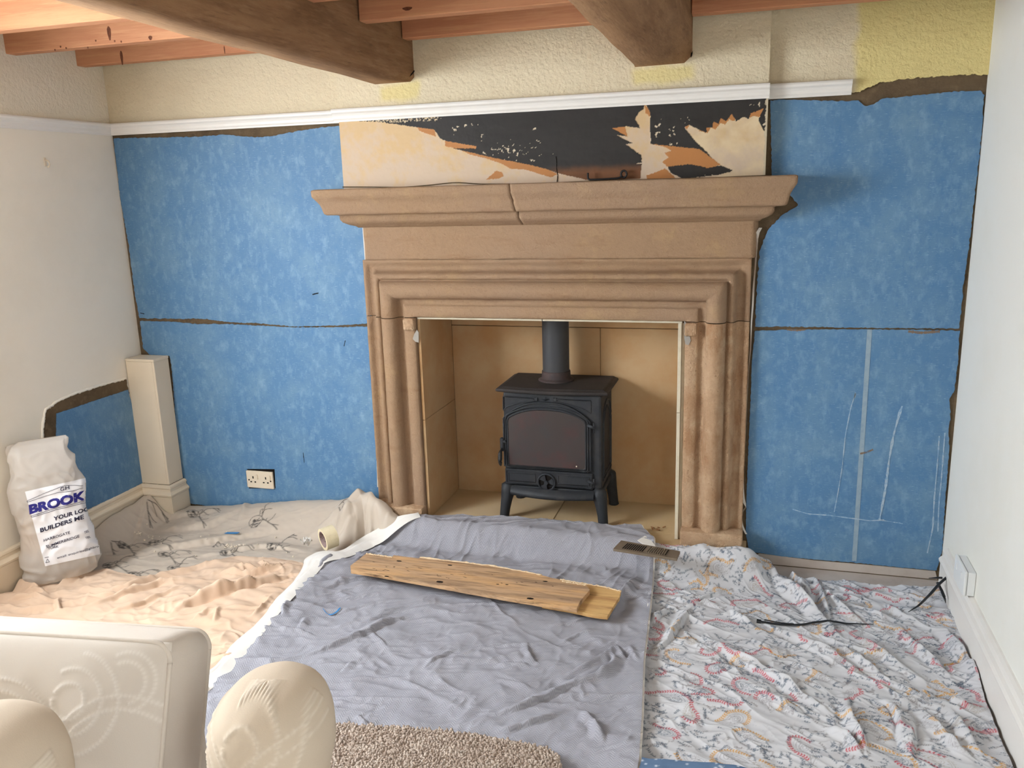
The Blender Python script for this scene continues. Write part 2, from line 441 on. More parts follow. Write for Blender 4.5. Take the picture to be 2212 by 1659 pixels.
struct(box('floor', (XL-0.2, YF-0.2, -0.12), (XR+0.2, 0.12, 0.0), M['floor']))
struct(box('ceiling', (XL-0.2, YF-0.2, ZC), (XR+0.2, 0.5, ZC+0.1), M['smooth_wall']))
bm = bmesh.new()
add_box(bm, (XL-0.2, 0.0, 0), (FX0-0.03, 0.5, ZC)); add_box(bm, (FX1+0.03, 0.0, 0), (XR+0.2, 0.5, ZC))
add_box(bm, (FX0-0.03, 0.0, FZ1+0.05), (FX1+0.03, 0.5, ZC)); add_box(bm, (FX0-0.03, YB+0.03, 0), (FX1+0.03, 0.5, FZ1+0.05))
wall_back = struct(bm_put('wall_back', bm, M['brown']))

# plaster band of the back wall above the picture rail, torn along its lower edge at the right
rail_z = lambda px, py: at(px, py, y=0)[2]
low = [at(px, py, y=0)[[0, 2]] for px, py in ((1838, 200), (1857, 199), (1872, 190), (1898, 180), (1950, 172), (2001, 167), (2060, 163), (2137, 160))]
poly = [(XL, 1.87), (XL, ZC), (XR, ZC)]+[tuple(q) for q in low[::-1]]
lowp = resample(np.array(low), 90)
tor = lowp+np.stack([0.003*np.array([perlin(i*0.8, 3.1) for i in range(90)]), 0.006*np.array([perlin(i*0.33, 1.7)+0.7*perlin(i*0.9, 5.2) for i in range(90)])], 1)
tor[-1] = (XR, low[-1][1]); tor[0] = low[0]
poly = [(XL, 1.862), (XL, ZC), (XR, ZC)]+[tuple(q) for q in tor[::-1]]+[(0.29, 1.862)]
prism('plaster_skim', [(a, 0.0, b) for a, b in poly], (0, -0.009, 0), M['plaster'], wall_back)

def panel(name, px, seed, amp=0.0045, depth=0.006, mat='blue', parent=wall_back, label=None):
    P = np.array([at(a, b, y=0)[[0, 2]] for a, b in px])
    R = ragged(P, 0.007, amp, seed, 70)
    o = prism(name, [(a, 0.0, b) for a, b in R], (0, -depth, 0), M[mat], parent)
    if label: o['label'] = label
    return o
UL = [(247, 299), (300, 298), (369, 297), (434, 295), (486, 291), (551, 297), (590, 294), (629, 286), (694, 276), (727, 273), (745, 272), (745, 400), (800, 480),
      (803, 698), (740, 702), (640, 705), (560, 698), (500, 696), (440, 688), (380, 688), (303, 687), (294, 640), (280, 530), (262, 430)]
LL = [(304, 693), (380, 695), (430, 700), (500, 700), (560, 703), (640, 707), (740, 706), (806, 705), (830, 1092), (640, 1110), (500, 1100), (388, 1083), (389, 1040), (383, 950), (378, 860), (372, 790), (368, 768), (325, 766), (311, 752)]
UR = [(1664, 217), (1720, 216), (1774, 218), (1853, 218), (1873, 231), (1906, 214), (2001, 204), (2060, 198), (2116, 196), (2125, 206), (2120, 290), (2108, 392), (2094, 520), (2080, 620), (2074, 690), (2071, 709),
      (1900, 708), (1760, 706), (1632, 705), (1632, 693), (1636, 600), (1641, 543), (1657, 499), (1689, 465), (1724, 443), (1690, 400), (1667, 390)]
LR1 = [(1631, 714), (1700, 712), (1800, 711), (1879, 711), (1862, 960), (1845, 1214), (1770, 1208), (1692, 1201), (1618, 1190), (1611, 1150), (1613, 1060), (1617, 960), (1622, 850), (1624, 780)]
LR2 = [(1880, 711), (1960, 712), (2072, 714), (2068, 788), (2061, 843), (2050, 861), (2053, 897), (2048, 926), (2050, 969), (2044, 1042), (2039, 1114), (2035, 1186), (2023, 1231), (1940, 1224), (1846, 1214), (1863, 960)]
panel('lining_panel', UL, 11, label='upper blue lining panel left of the fireplace')
ll = panel('lining_panel', LL, 12, label='lower blue lining panel left of the fireplace')
panel('lining_panel', UR, 13, label='upper blue lining panel right of the fireplace')
lr1 = panel('lining_panel', LR1, 14, 0.003, label='lower right blue lining panel beside the jamb')
panel('lining_panel', LR2, 15, 0.004, label='lower right blue lining panel beside the corner')
# joint tape, scrapes and stains on the lower right panels: thin flat strips
def strip(name, pts, w, mat, parent, y=-0.0066, th=0.0006, seed=1, jit=0.25):
    P = smooth_line([at(a, b, y=y)[[0, 2]] for a, b in pts], 26, 1)
    T = np.gradient(P, axis=0); T /= np.linalg.norm(T, axis=1)[:, None]
    Nn = np.stack([-T[:, 1], T[:, 0]], 1)
    ww = np.asarray(w)*(1+jit*np.array([perlin(i*0.9, seed*3.1) for i in range(len(P))]))
    ww = ww[:, None] if ww.ndim == 1 else ww
    a = P+Nn*ww/2; b = P-Nn*ww/2
    R = np.concatenate([a, b[::-1]])
    return prism(name, [(q[0], y, q[1]) for q in R], (0, -th, 0), M[mat], parent)
strip('joint_tape', [(1878.5, 712), (1862, 960), (1845, 1212)], 0.017, 'mesh_tape', lr1, jit=0.05)['label'] = 'grey vertical joint tape'
bm = bmesh.new()
def strip_into(bm, pts, w, y=-0.0068, th=0.0005, seed=1, jit=0.9):
    P = smooth_line([at(a, b, y=y)[[0, 2]] for a, b in pts], 40, 1)
    T = np.gradient(P, axis=0); T /= np.linalg.norm(T, axis=1)[:, None]
    Nn = np.stack([-T[:, 1], T[:, 0]], 1)
    ww = w*np.clip(0.75+jit*np.array([perlin(i*0.45, seed*3.1)+0.4*perlin(i*1.9, seed*1.7) for i in range(len(P))]), 0.12, 2)[:, None]
    a = P+Nn*ww/2; b = P-Nn*ww/2
    add_prism(bm, [(q[0], y, q[1]) for q in np.concatenate([a, b[::-1]])], (0, -th, 0))
strip_into(bm, [(1848, 848), (1846, 860)], 0.007, seed=2)
strip_into(bm, [(1848, 850), (1838, 880), (1826, 940), (1819, 1010), (1810, 1065), (1802, 1106)], 0.004, seed=3)
strip_into(bm, [(1949, 877), (1944, 890), (1930, 940), (1921, 990), (1912, 1060), (1900, 1122)], 0.010, seed=4)
strip_into(bm, [(1712, 1100), (1745, 1110), (1790, 1113), (1850, 1121), (1880, 1125), (1910, 1123)], 0.0055, seed=5)
strip_into(bm, [(1905, 1124), (1950, 1131)], 0.003, seed=6)
strip_into(bm, [(2029, 942), (2025, 1000), (2018, 1080), (2015, 1140), (2003, 1195)], 0.006, seed=7)
strip_into(bm, [(2041, 935), (2037, 990), (2033, 1040), (2028, 1090), (2026, 1148)], 0.006, seed=8)
sc = bm_put('scrape_marks', bm, M['scrape'], lr1); sc['kind'] = 'stuff'; sc['label'] = 'pale scrape marks'
bm = bmesh.new()
strip_into(bm, [(1858, 980), (1872, 977), (1886, 971)], 0.009, seed=9)
strip_into(bm, [(1962, 716), (1990, 719), (2030, 716)], 0.012, y=-0.0062, seed=10)
strip_into(bm, [(1700, 712), (1720, 714), (1740, 712)], 0.008, y=-0.0062, seed=12)
st = bm_put('glue_stains', bm, M['stain'], lr1); st['kind'] = 'stuff'; st['label'] = 'brown glue stains'
# little tears in the left panels
bm = bmesh.new()
strip_into(bm, [(675, 636), (688, 633)], 0.006, seed=21); strip_into(bm, [(746, 735), (743, 748)], 0.004, seed=22)
strip_into(bm, [(655, 978), (657, 1000)], 0.003, seed=23); strip_into(bm, [(303, 676), (312, 678)], 0.004, seed=24)
tr = bm_put('paper_tears', bm, M['dark'], ll); tr['kind'] = 'stuff'

# grey dusty strip where the baseboard was taken off, right
prism('bare_wall_strip', [at(1640, 1195, y=0), at(1760, 1210, y=0), at(1900, 1222, y=0), at(2020, 1233, y=0), (0.73, 0, 0.005), (0.0, 0, 0.005)], (0, -0.003, 0), M['floor'], wall_back)['label'] = 'bare grey wall base'

# chimney breast
BX0, BX1, BY = -1.706, 0.018, -0.05
wall_ch = struct(box('wall_chimney', (BX0, BY, 1.50), (BX1, 0.02, ZC), M['plaster']))
# side walls
bm = bmesh.new()
WY0, WY1, WZ0, WZ1 = -2.80, -1.34, 0.94, 2.06
add_box(bm, (XL-0.2, YF-0.2, 0), (XL, WY0, ZC)); add_box(bm, (XL-0.2, WY1, 0), (XL, 0.1, ZC))
add_box(bm, (XL-0.2, WY0, 0), (XL, WY1, WZ0)); add_box(bm, (XL-0.2, WY0, WZ1), (XL, WY1, ZC))
wall_left = struct(bm_put('wall_left', bm, M['brown']))
wall_left.data.materials.clear(); wall_left.data.materials.append(M['smooth_wall'])
VY0, VY1, VZ0, VZ1 = -4.55, -3.35, 0.88, 2.06
bm = bmesh.new()
add_box(bm, (XR, YF-0.2, 0), (XR+0.2, VY0, ZC)); add_box(bm, (XR, VY1, 0), (XR+0.2, 0.1, ZC))
add_box(bm, (XR, VY0, 0), (XR+0.2, VY1, VZ0)); add_box(bm, (XR, VY0, VZ1), (XR+0.2, VY1, ZC))
struct(bm_put('wall_right', bm, M['right_wall']))
struct(box('wall_front', (XL, YF-0.2, 0), (XR, YF, ZC), M['smooth_wall']))
# windows: frame, mullion, panes
def window(name, along, c0, c1, z0, z1, plane):
    root = struct(empty_at(name, (0, 0, 0)))
    def bx(nm, a0, a1, b0, b1, th, mat):
        if along == 'y': box(nm, (plane-th, a0, b0), (plane+th, a1, b1), M[mat], root)
        else: box(nm, (a0, plane-th, b0), (a1, plane+th, b1), M[mat], root)
    bx('frame', c0, c0+0.05, z0, z1, 0.03, 'white'); bx('frame', c1-0.05, c1, z0, z1, 0.03, 'white')
    bx('frame', c0+0.05, c1-0.05, z0, z0+0.05, 0.03, 'white'); bx('frame', c0+0.05, c1-0.05, z1-0.05, z1, 0.03, 'white')
    m_ = (c0+c1)/2
    bx('mullion', m_-0.025, m_+0.025, z0+0.05, z1-0.05, 0.028, 'white')
    bx('pane', c0+0.05, m_-0.025, z0+0.05, z1-0.05, 0.002, 'glass_pane'); bx('pane', m_+0.025, c1-0.05, z0+0.05, z1-0.05, 0.002, 'glass_pane')
window('window_1', 'y', WY0, WY1, WZ0, WZ1, XL-0.16)
window('window_2', 'y', VY0, VY1, VZ0, VZ1, XR+0.16)
# (panes sit outside the lamps' planes would block them: lamps stand just inside the glass)

prism('plaster_skim', [(XL, YF, 1.885), (XL, 0.0, 1.885), (XL, 0.0, ZC), (XL, YF, ZC)], (0.003, 0, 0), M['plaster_left'], wall_left)
# hacked-off patch on the left wall: brown bed with torn edge, blue panel on it
def left_poly(px, x): return np.array([at(a, b, x=x)[[1, 2]] for a, b in px])
bed = left_poly([(96, 965), (94, 930), (97, 905), (99, 886), (112, 880), (125, 868), (165, 851), (205, 838), (240, 828), (272, 820), (282, 870), (312, 1044), (220, 1086), (120, 1136), (98, 1050)], XL)
bed = ragged(bed, 0.008, 0.007, 31, 80)
pb = prism('adhesive_bed', [(XL, a, b) for a, b in bed], (0.003, 0, 0), M['brown'], wall_left)
pb['label'] = 'torn brown patch in the plaster'
lip = [at(a, b, x=XL)[[1, 2]] for a, b in ((92, 960), (90, 930), (94, 900), (97, 884), (110, 876), (125, 865), (165, 848), (205, 835), (240, 825), (272, 817))]
lipP = smooth_line(lip, 60, 1)
lipP += np.stack([0.004*np.array([perlin(i*0.7, 2.2) for i in range(60)]), 0.005*np.array([perlin(i*0.8, 7.2) for i in range(60)])], 1)
tube('torn_plaster_lip', [(XL+0.002, a, b) for a, b in lipP], 0.0045+0.002*np.abs(rng.normal(size=60)), M['smooth_wall'], wall_left, 6)
bp = ragged(left_poly([(120, 893), (160, 880), (200, 866), (240, 853), (274, 842), (284, 880), (308, 1042), (260, 1066), (200, 1094), (150, 1118), (118, 1120), (119, 1000)], XL), 0.008, 0.003, 33, 80)
prism('lining_panel', [(XL+0.003, a, b) for a, b in bp], (0.004, 0, 0), M['blue'], wall_left)['label'] = 'small blue lining panel low on the left wall'
bm = bmesh.new()

# ------------------------------------------------------------------ baseboards and picture rails
def extr(name, prof, path, mat, parent=None, closed=False):
    """sweep a profile (offset, z) along a horizontal path of (x, y, nx, ny) stations"""
    P = np.array([[(x+nx*o, y+ny*o, z) for (x, y, nx, ny) in path] for o, z in prof])
    n, m = P.shape[:2]
    V = P.reshape(-1, 3); F = []
    for i in range(n-1):
        for j in range(m-1):
            F.append((i*m+j, i*m+j+1, (i+1)*m+j+1, (i+1)*m+j))
    F.append([i*m for i in range(n)][::-1]); F.append([i*m+m-1 for i in range(n)])
    return mesh(name, V, F, mat, parent)
base_prof = [(0.0, 0.0), (0.022, 0.0), (0.022, 0.125), (0.027, 0.13), (0.028, 0.138), (0.022, 0.146), (0.014, 0.152), (0.012, 0.162), (0.016, 0.168), (0.014, 0.176), (0.006, 0.181), (0.0, 0.182)]
BXX, BXY = -2.735, -0.117        # pipe boxing: right side, front
struct(extr('baseboard_left', base_prof, [(XL, YF, 1, 0), (XL, BXY, 1, -1), (BXX, BXY, 1, -1), (BXX, -0.008, 1, 0)], M['ivory']))
struct(extr('baseboard_right', [(o*1.15, z) for o, z in base_prof], [(XR, -0.10, -1, 0), (XR, YF, -1, 0)], M['white']))
rail_prof = [(0.0, 0.0), (0.008, 0.0), (0.009, 0.006), (0.014, 0.012), (0.016, 0.022), (0.021, 0.030), (0.029, 0.036), (0.031, 0.044), (0.029, 0.050), (0.022, 0.052), (0.0, 0.052)]
RZ = 1.846
rp = [(o, RZ+z) for o, z in rail_prof]
struct(extr('trim_1', rp, [(XL, YF, 1, 0), (XL, -0.009, 1, -1), (BX0+0.012, -0.009, 0, -1)], M['white']))
struct(extr('trim_2', rp, [(BX0-0.02, BY, 0, -1), (BX1+0.004, BY, 0, -1)], M['white']))
struct(extr('trim_3', rp, [(BX1+0.001, -0.009, 0, -1), (0.302, -0.009, 0, -1)], M['white']))

# boxed-in pipe in the left corner
pbx = thing('pipe_boxing', 'cream boxed-in pipe casing standing in the left corner of the back wall', 'pipe casing', ((XL+BXX)/2, BXY/2, 0.0))
box('front_panel', (XL+0.004, BXY, 0.183), (BXX-0.012, BXY+0.012, 0.80), M['ivory'], pbx, 0.0015)
box('side_panel', (BXX-0.0115, BXY, 0.183), (BXX, -0.012, 0.80), M['ivory'], pbx, 0.0015)
box('top_panel', (XL+0.004, BXY-0.002, 0.8005), (BXX+0.002, -0.012, 0.812), M['ivory'], pbx, 0.001)

# ------------------------------------------------------------------ beams and joists
def beam(label, xl, xr, zb, ch, yend, group=None):
    root = thing('ceiling_beam', label, 'beam', ((xl+xr)/2, -0.05, ZC))
    st = np.linspace(-0.035, yend, 60)
    prof = lambda full: [(xl, ZC+0.03), (xl, zb+(0.0 if full else 0.02)), (xl+(0.0 if full else 0.012), zb), (xr-(0.002 if full else ch), zb), (xr, zb+(0.002 if full else ch*1.0)), (xr, ZC+0.03)]
    ys = np.concatenate([[-0.009, -0.026, -0.046, -0.075], np.linspace(-0.12, yend, 70)])
    rings = []
    for k, y in enumerate(ys):
        f = (1.0, 1.0, 0.7, 0.35, 0.1)[k] if k < 5 else 0.0
        a = np.array(prof(True)); b = np.array(prof(False))
        if f == 1.0: a[:, 1] = np.where(a[:, 1] < ZC-0.1, a[:, 1]-0.012, a[:, 1])
        q = a*f+b*(1-f)
        w = np.array([0, 1, 1, 1, 1, 0])*0.006
        q[:, 0] += w*np.array([perlin(y*3.1+i*5, 1.3+xl) for i in range(6)])
        q[:, 1] += w*np.array([perlin(y*3.7+i*7, 4.3+xl) for i in range(6)])
        rings.append([(p[0], y, p[1]) for p in q])
    P = np.array(rings).transpose(1, 0, 2)
    grid_mesh('timber', P, M['oak'], root, smooth=False)
    # drying checks on the exposed side
    bm = bmesh.new()
    for (y0, z0, y1, z1) in ((-0.03, zb+0.05, -0.10, zb+0.012), (-0.06, zb+0.19, -0.13, zb+0.15), (-0.22, zb+0.24, -0.30, zb+0.26)):
        add_tube(bm, np.linspace((xr+0.0005, y0, z0), (xr+0.0005, y1, z1), 5), [0.0005, 0.0025, 0.003, 0.0025, 0.0005], 5)
    bm_put('crack', bm, M['dark'], root)
    return root
BEAM1 = (-1.535, -1.357, 1.988, 0.045)
BEAM2 = (-0.470, -0.257, 1.985, 0.075)
beam('left brown oak ceiling beam running to the wall above the left of the mantel', *BEAM1, YF)
beam('right brown oak ceiling beam ending on the wall above the mantel', *BEAM2, YF)
JZ = 2.132
def joist(y0, y1, x0, x1, label, knots=()):
    root = thing('ceiling_joist', label, 'joist', ((x0+x1)/2, (y0+y1)/2, ZC), 'pine ceiling joists')
    bm = bmesh.new(); add_box(bm, (x0, y0, JZ), (x1, y1, ZC+0.02), 0.003)
    bm_put('timber', bm, M['pine'], root)
    for kx, kz, r, rz in knots:
        n = 10
        P = [(kx+r*math.cos(t)*(0.8+0.2*math.sin(3*t)), y0-0.0003, kz+rz*math.sin(t)) for t in np.linspace(0, 2*math.pi, n, endpoint=False)]
        prism('knot', P, (0, -0.0008, 0), M['knot'], root)
js = []
yy = [(-0.165, -0.112), (-0.535, -0.482), (-0.905, -0.852)]
ordn = ['nearest the fireplace wall', 'second from the fireplace wall', 'third from the fireplace wall', 'fourth from the fireplace wall', 'fifth from the fireplace wall', 'sixth from the fireplace wall']
for i, (y0, y1) in enumerate(yy):
    kl = ()
    if i == 1:
        p = at(236, 72, y=y0); q = at(325, 82, y=y0); kl = ((p[0], p[2], 0.010, 0.026), (q[0], q[2], 0.010, 0.008))
        for kx, ky in ((119, 108), (131, 101), (143, 104), (190, 103), (207, 88), (248, 89), (262, 90)):
            p = at(kx, ky, y=y0); kl += ((p[0], p[2], 0.004, 0.004),)
    if i == 0:
        p = at(263, 125, y=y0); q = at(485, 108, y=y0); kl = ((p[0], p[2], 0.008, 0.03), (q[0], q[2], 0.003, 0.016))
    joist(y0, y1, XL+0.001, BEAM1[0]-0.004, 'red pine joist left of the oak beams, '+ordn[i], kl)
    kl = ()
    if i == 1:
        p = at(880, 19, y=y0); kl = ((p[0], p[2], 0.022, 0.006),)
    joist(y0, y1, BEAM1[1]+0.004, BEAM2[0]-0.004, 'red pine joist between the two oak beams, '+ordn[i], kl)
    joist(y0, y1, BEAM2[1]+0.004, XR-0.001, 'red pine joist right of the oak beams, '+ordn[i])

# ------------------------------------------------------------------ overmantel: torn layers of paint
def in_poly(X, Y, P):
    P = np.asarray(P, float); r = np.zeros(X.shape, bool); n = len(P)
    for i in range(n):
        x1, y1 = P[i]; x2, y2 = P[(i+1) % n]
        c = ((y1 > Y) != (y2 > Y)) & (X < (x2-x1)*(Y-y1)/(y2-y1+1e-12)+x1)
        r ^= c
    return r
xs = np.linspace(BX0, BX1, 760); zs = np.linspace(1.565, 1.85, 130)
GX, GZ = np.meshgrid(xs, zs, indexing='ij')
px2 = lambda pts: [at(a, b, y=BY)[[0, 2]] for a, b in pts]
WX = GX+0.0022*fbm(GX*120, GZ*120, 3, 2); WZ_ = GZ+0.0022*fbm(GX*120, GZ*120, 9, 2)
blk = [[(738, 261), (813, 263), (838, 266), (901, 275), (938, 280), (951, 299), (965, 305), (1030, 316), (1028, 321), (978, 320.5), (1014, 328.5), (1051, 337.5), (1087, 345), (1143, 355.6), (1180, 365), (1204, 374), (1270, 389), (1383, 386),
        (1386, 354), (1372, 354), (1386, 351), (1386, 336), (1351, 311), (1367, 310), (1332, 292), (1356, 295), (1322, 277), (1351, 273), (1383, 277), (1372, 257), (1380, 243), (1391, 235), (1394, 200), (738, 230)],
       [(1395, 200), (1397, 230), (1405, 243), (1404, 273), (1406, 311), (1437, 314), (1511, 322), (1541, 344), (1524, 326), (1503, 306), (1490, 290), (1478, 275), (1489, 270), (1513, 282), (1527, 286), (1526, 276), (1539, 276), (1541, 262), (1552, 268), (1557, 255), (1568, 262), (1581, 246), (1590, 262), (1606, 253), (1618, 257), (1622, 245), (1649, 235), (1638, 260), (1649, 281), (1660, 300), (1662, 190)],
       [(1443, 360), (1489, 354.6), (1530, 363), (1557, 357), (1584, 369), (1551, 378), (1475, 386), (1448, 373)]]
tan = [[(901, 274), (938, 278), (942, 295), (920, 288), (906, 283)], [(962, 303), (1033, 316), (1029, 322), (985, 321), (962, 316)],
       [(992, 323), (1014, 327), (1087, 344), (1143, 354), (1180, 364), (1206, 376), (1190, 383), (1160, 374), (1132, 366), (1105, 365), (1082, 353), (1050, 342), (1019, 335)],
       [(1072, 368), (1084, 372), (1088, 380), (1078, 386), (1050, 388), (1062, 378)],
       [(1405, 311), (1437, 313), (1511, 321), (1557, 356), (1530, 364), (1489, 356), (1443, 361), (1430, 350), (1444, 340), (1436, 330), (1450, 326), (1438, 318)],
       [(1397, 379), (1437, 364), (1459, 384), (1397, 389)], [(1322, 275), (1350, 272), (1356, 295), (1332, 290)], [(1392, 226), (1405, 240), (1404, 252), (1394, 244)],
       [(1478, 272), (1490, 269), (1484, 280)], [(1510, 283), (1530, 268), (1545, 252), (1560, 246), (1585, 238), (1592, 250), (1586, 262), (1575, 258), (1566, 270), (1556, 266), (1545, 280), (1536, 276), (1528, 288)],
       [(1617, 256), (1622, 244), (1650, 234), (1640, 254), (1628, 250)]]
col = np.zeros(GX.shape+(3,)); dep = np.zeros(GX.shape)
cream = lin((204, 174, 132)); pink = lin((202, 180, 156)); pale = lin((218, 196, 160)); tanc = lin((178, 120, 68)); black = lin((42, 39, 37)); brn = lin((112, 72, 42))
t1 = np.clip(0.5+1.1*fbm(GX*9, GZ*9, 1, 5)+0.8*fbm(GX*34, GZ*30, 27, 3)+(1.70-GZ)*5.0, 0, 1)[..., None]
col[:] = cream*(1-t1)+pink*t1
rt = sstep(-0.36, -0.24, GX)[..., None]*np.clip(0.5+1.1*fbm(GX*16, GZ*16, 6, 4), 0, 1)[..., None]
col = col*(1-rt)+pale*rt
mtan = np.zeros(GX.shape, bool)
for p in tan: mtan |= in_poly(WX, WZ_, px2(p))
mblk = np.zeros(GX.shape, bool)
for p in blk: mblk |= in_poly(WX, WZ_, px2(p))
mtan &= ~mblk
col[mtan] = tanc*(0.9+0.2*rng.random()); dep[mtan] = 0.0008
zb_ = px2([(1204, 373)])[0][1]
fade = sstep(zb_+0.032, zb_-0.006, GZ+0.006*fbm(GX*20, GZ*20, 8, 3))*sstep(at(1150, 360, y=BY)[0], at(1225, 360, y=BY)[0], GX)*(GX < at(1390, 360, y=BY)[0])
bl = black[None, None]*(1-fade[..., None])+brn[None, None]*fade[..., None]
bl = bl*(1+0.5*fbm(GX*7, GZ*40, 4, 3)[..., None]*0.4)
col[mblk] = bl[mblk]; dep[mblk] = 0.0016
# pale chips in the black paint
chipn = fbm(GX*75, GZ*85, 14, 4)
reg = np.zeros(GX.shape)
for cx, cy, rx, ry in ((985, 278, 18, 14), (1010, 272, 40, 8), (1040, 295, 10, 14), (1155, 275, 18, 10), (1050, 330, 14, 10), (1112, 322, 22, 10), (1160, 310, 10, 22), (1170, 335, 14, 10), (1150, 345, 12, 10), (1195, 335, 8, 6), (1425, 270, 18, 14), (1418, 290, 14, 10), (1450, 285, 16, 16), (1490, 260, 22, 8), (1470, 256, 12, 6), (1635, 226, 20, 8), (1650, 270, 6, 16), (860, 258, 50, 4), (945, 252, 22, 8), (1105, 325, 60, 26), (1450, 312, 30, 6), (1530, 378, 20, 3)):
    q = at(cx, cy, y=BY); qx = at(cx+rx, cy, y=BY)[0]-q[0]; qz = q[2]-at(cx, cy+ry, y=BY)[2]
    reg = np.maximum(reg, np.exp(-(((GX-q[0])/qx)**2+((GZ-q[2])/qz)**2)))
chips = mblk & (chipn > 0.95-0.72*reg)
col[chips] = lin((206, 190, 164)); dep[chips] = 0.0004
top = at(900, 250, y=BY)
edge = (GZ > 1.846-0.012-0.012*np.abs(fbm(GX*60, GZ*5, 19, 2))) & (fbm(GX*150, GZ*150, 18, 2) > 0.1) & (GX < at(945, 250, y=BY)[0])
col[edge & mblk] = lin((212, 192, 158))
rag = (GX > BX1-0.008+0.006*fbm(GX*80, GZ*80, 22, 2))
col[rag] = lin((196, 182, 156))
P = np.stack([GX, np.full(GX.shape, BY-0.002)-dep-0.0007*fbm(GX*30, GZ*30, 2, 3), GZ], -1)
om = grid_mesh('overmantel_panel', P, M['overmantel'], wall_ch, smooth=False, col=col)
om['label'] = 'overmantel face with torn black and cream paint'
# plaster crack and loose edge above the mantel
tube('crack', smooth_line([at(a, b, y=BY-0.004) for a, b in ((1201, 338), (1203, 350), (1202, 365), (1205, 378), (1203, 394))], 14), 0.0016, M['dark'], wall_ch, 5)
tube('crack', smooth_line([at(a, b, y=BY-0.004) for a, b in ((740, 404), (800, 404), (870, 405), (940, 399), (985, 393), (1030, 398), (1150, 397), (1300, 390), (1420, 387), (1540, 384), (1655, 379))], 60), 0.0022, M['brown'], wall_ch, 5)
# ------------------------------------------------------------------ fireplace surround
fp = thing('fireplace_surround', 'buff sandstone fireplace surround with moulded opening and projecting mantel', 'fireplace', ((FX0+FX1)/2, -0.05, HZ))
arc = lambda cx, cy, rx, ry, a0, a1, n: [(cx+rx*math.cos(math.radians(a)), cy+ry*math.sin(math.radians(a))) for a in np.linspace(a0, a1, n)]
prof = [(0.0, 0.02), (0.0, -0.03), (0.0, -0.064), (0.004, -0.070), (0.025, -0.071), (0.046, -0.071), (0.052, -0.066), (0.054, -0.056), (0.062, -0.055), (0.074, -0.057), (0.079, -0.062)]
prof += arc(0.117, -0.064, 0.038, 0.042, 188, 352, 13)
prof += [(0.156, -0.052), (0.160, -0.058), (0.165, -0.066), (0.174, -0.070), (0.183, -0.066), (0.188, -0.055), (0.192, -0.042)]
prof += [(0.196, -0.030), (0.203, -0.023), (0.212, -0.022), (0.221, -0.026), (0.228, -0.034), (0.236, -0.037), (0.243, -0.037), (0.243, 0.0)]
prof = np.array(prof)
OUT = 0.243
def stone_noise(P, amp, sc, seed):
    """push points by noise along y mostly"""
    n = fbm(P[..., 0]*sc+P[..., 1]*sc*0.7, P[..., 2]*sc+P[..., 1]*sc*0.4, seed, 4)
    P = P.copy(); P[..., 1] += amp*n
    return P
# lintel with its corner returns: left leg up from the joint, across, right leg down
def sweep_u(t):
    pass
nS = 150
for part in ('lintel',):
    rows = []
    for d, y in prof:
        pts = []
        xl, xr, zt = FX0-d, FX1+d, FZ1+d
        jl = FZ1+0.000
        k = 8
        pts += [(xl, y, jl+(zt-jl)*i/k) for i in range(k)]
        pts += [(xl+(xr-xl)*i/nS, y, zt) for i in range(nS)]
        pts += [(xr, y, zt+(jl-zt)*i/k) for i in range(k+1)]
        rows.append(pts)
    P = np.array(rows)
    P = stone_noise(P, 0.0022, 22, 5); 
    P[..., 2] += 0.0016*fbm(P[..., 0]*14, P[..., 2]*14, 31, 3)
    grid_mesh('lintel', P, M['stone'], fp, smooth=True)
def jamb(side):
    zs = np.linspace(HZ+0.06, FZ1-0.003, 110)
    rows = []
    for i, (d, y) in enumerate(prof):
        x = FX0-d if side < 0 else FX1+d
        rows.append([(x, y, z) for z in zs])
    P = np.array(rows)
    P = stone_noise(P, 0.0024, 22, 7+side)
    x = P[..., 0]
    P[..., 0] = x+0.0014*fbm(x*30+3, P[..., 2]*14, 40+side, 3)
    if side > 0:      # flaking on the right hand roll and fillet
        D = prof[:, 0][:, None]
        zz = P[..., 2]
        band = np.exp(-((D-(0.112+0.012*np.sin(zz*9)))/0.012)**2)*sstep(0.15, 0.3, zz)*sstep(1.0, 0.85, zz)
        fl = np.clip(fbm(x*70, zz*34, 51, 4)+0.25, 0, 1)
        P[..., 1] += band*0.007*fl
        band2 = np.exp(-((D-0.064)/0.014)**2)
        P[..., 1] += band2*0.006*np.clip(fbm(x*90, zz*60, 55, 3)+0.3, 0, 1)
    else:
        D = prof[:, 0][:, None]; zz = P[..., 2]
        P[..., 1] += np.exp(-((D-0.064)/0.012)**2)*0.004*np.clip(fbm(x*80, zz*50, 57, 3)+0.1, 0, 1)
    grid_mesh('jamb', P, M['stone_rough'] if side > 0 else M['stone'], fp, smooth=True)
    x0, x1 = (FX0-OUT-0.004, FX0+0.001) if side < 0 else (FX1-0.001, FX1+OUT+0.004)
    # plinth block, worn
    bm = bmesh.new(); add_box(bm, (x0, -0.112, HZ+0.001), (x1, 0.0, HZ+0.066), 0.006, 2)
    bmesh.ops.subdivide_edges(bm, edges=bm.edges, cuts=5, use_grid_fill=True)
    for v in bm.verts:
        v.co.y += 0.004*float(fbm(v.co.x*30, v.co.z*30, 61, 3))*(v.co.y < -0.05); 
        if v.co.z > HZ+0.03: v.co.z += 0.006*float(fbm(v.co.x*24, v.co.y*24, 63, 3))
    bm_put('plinth', bm, M['stone_rough'], fp, False)
jamb(-1); jamb(1)
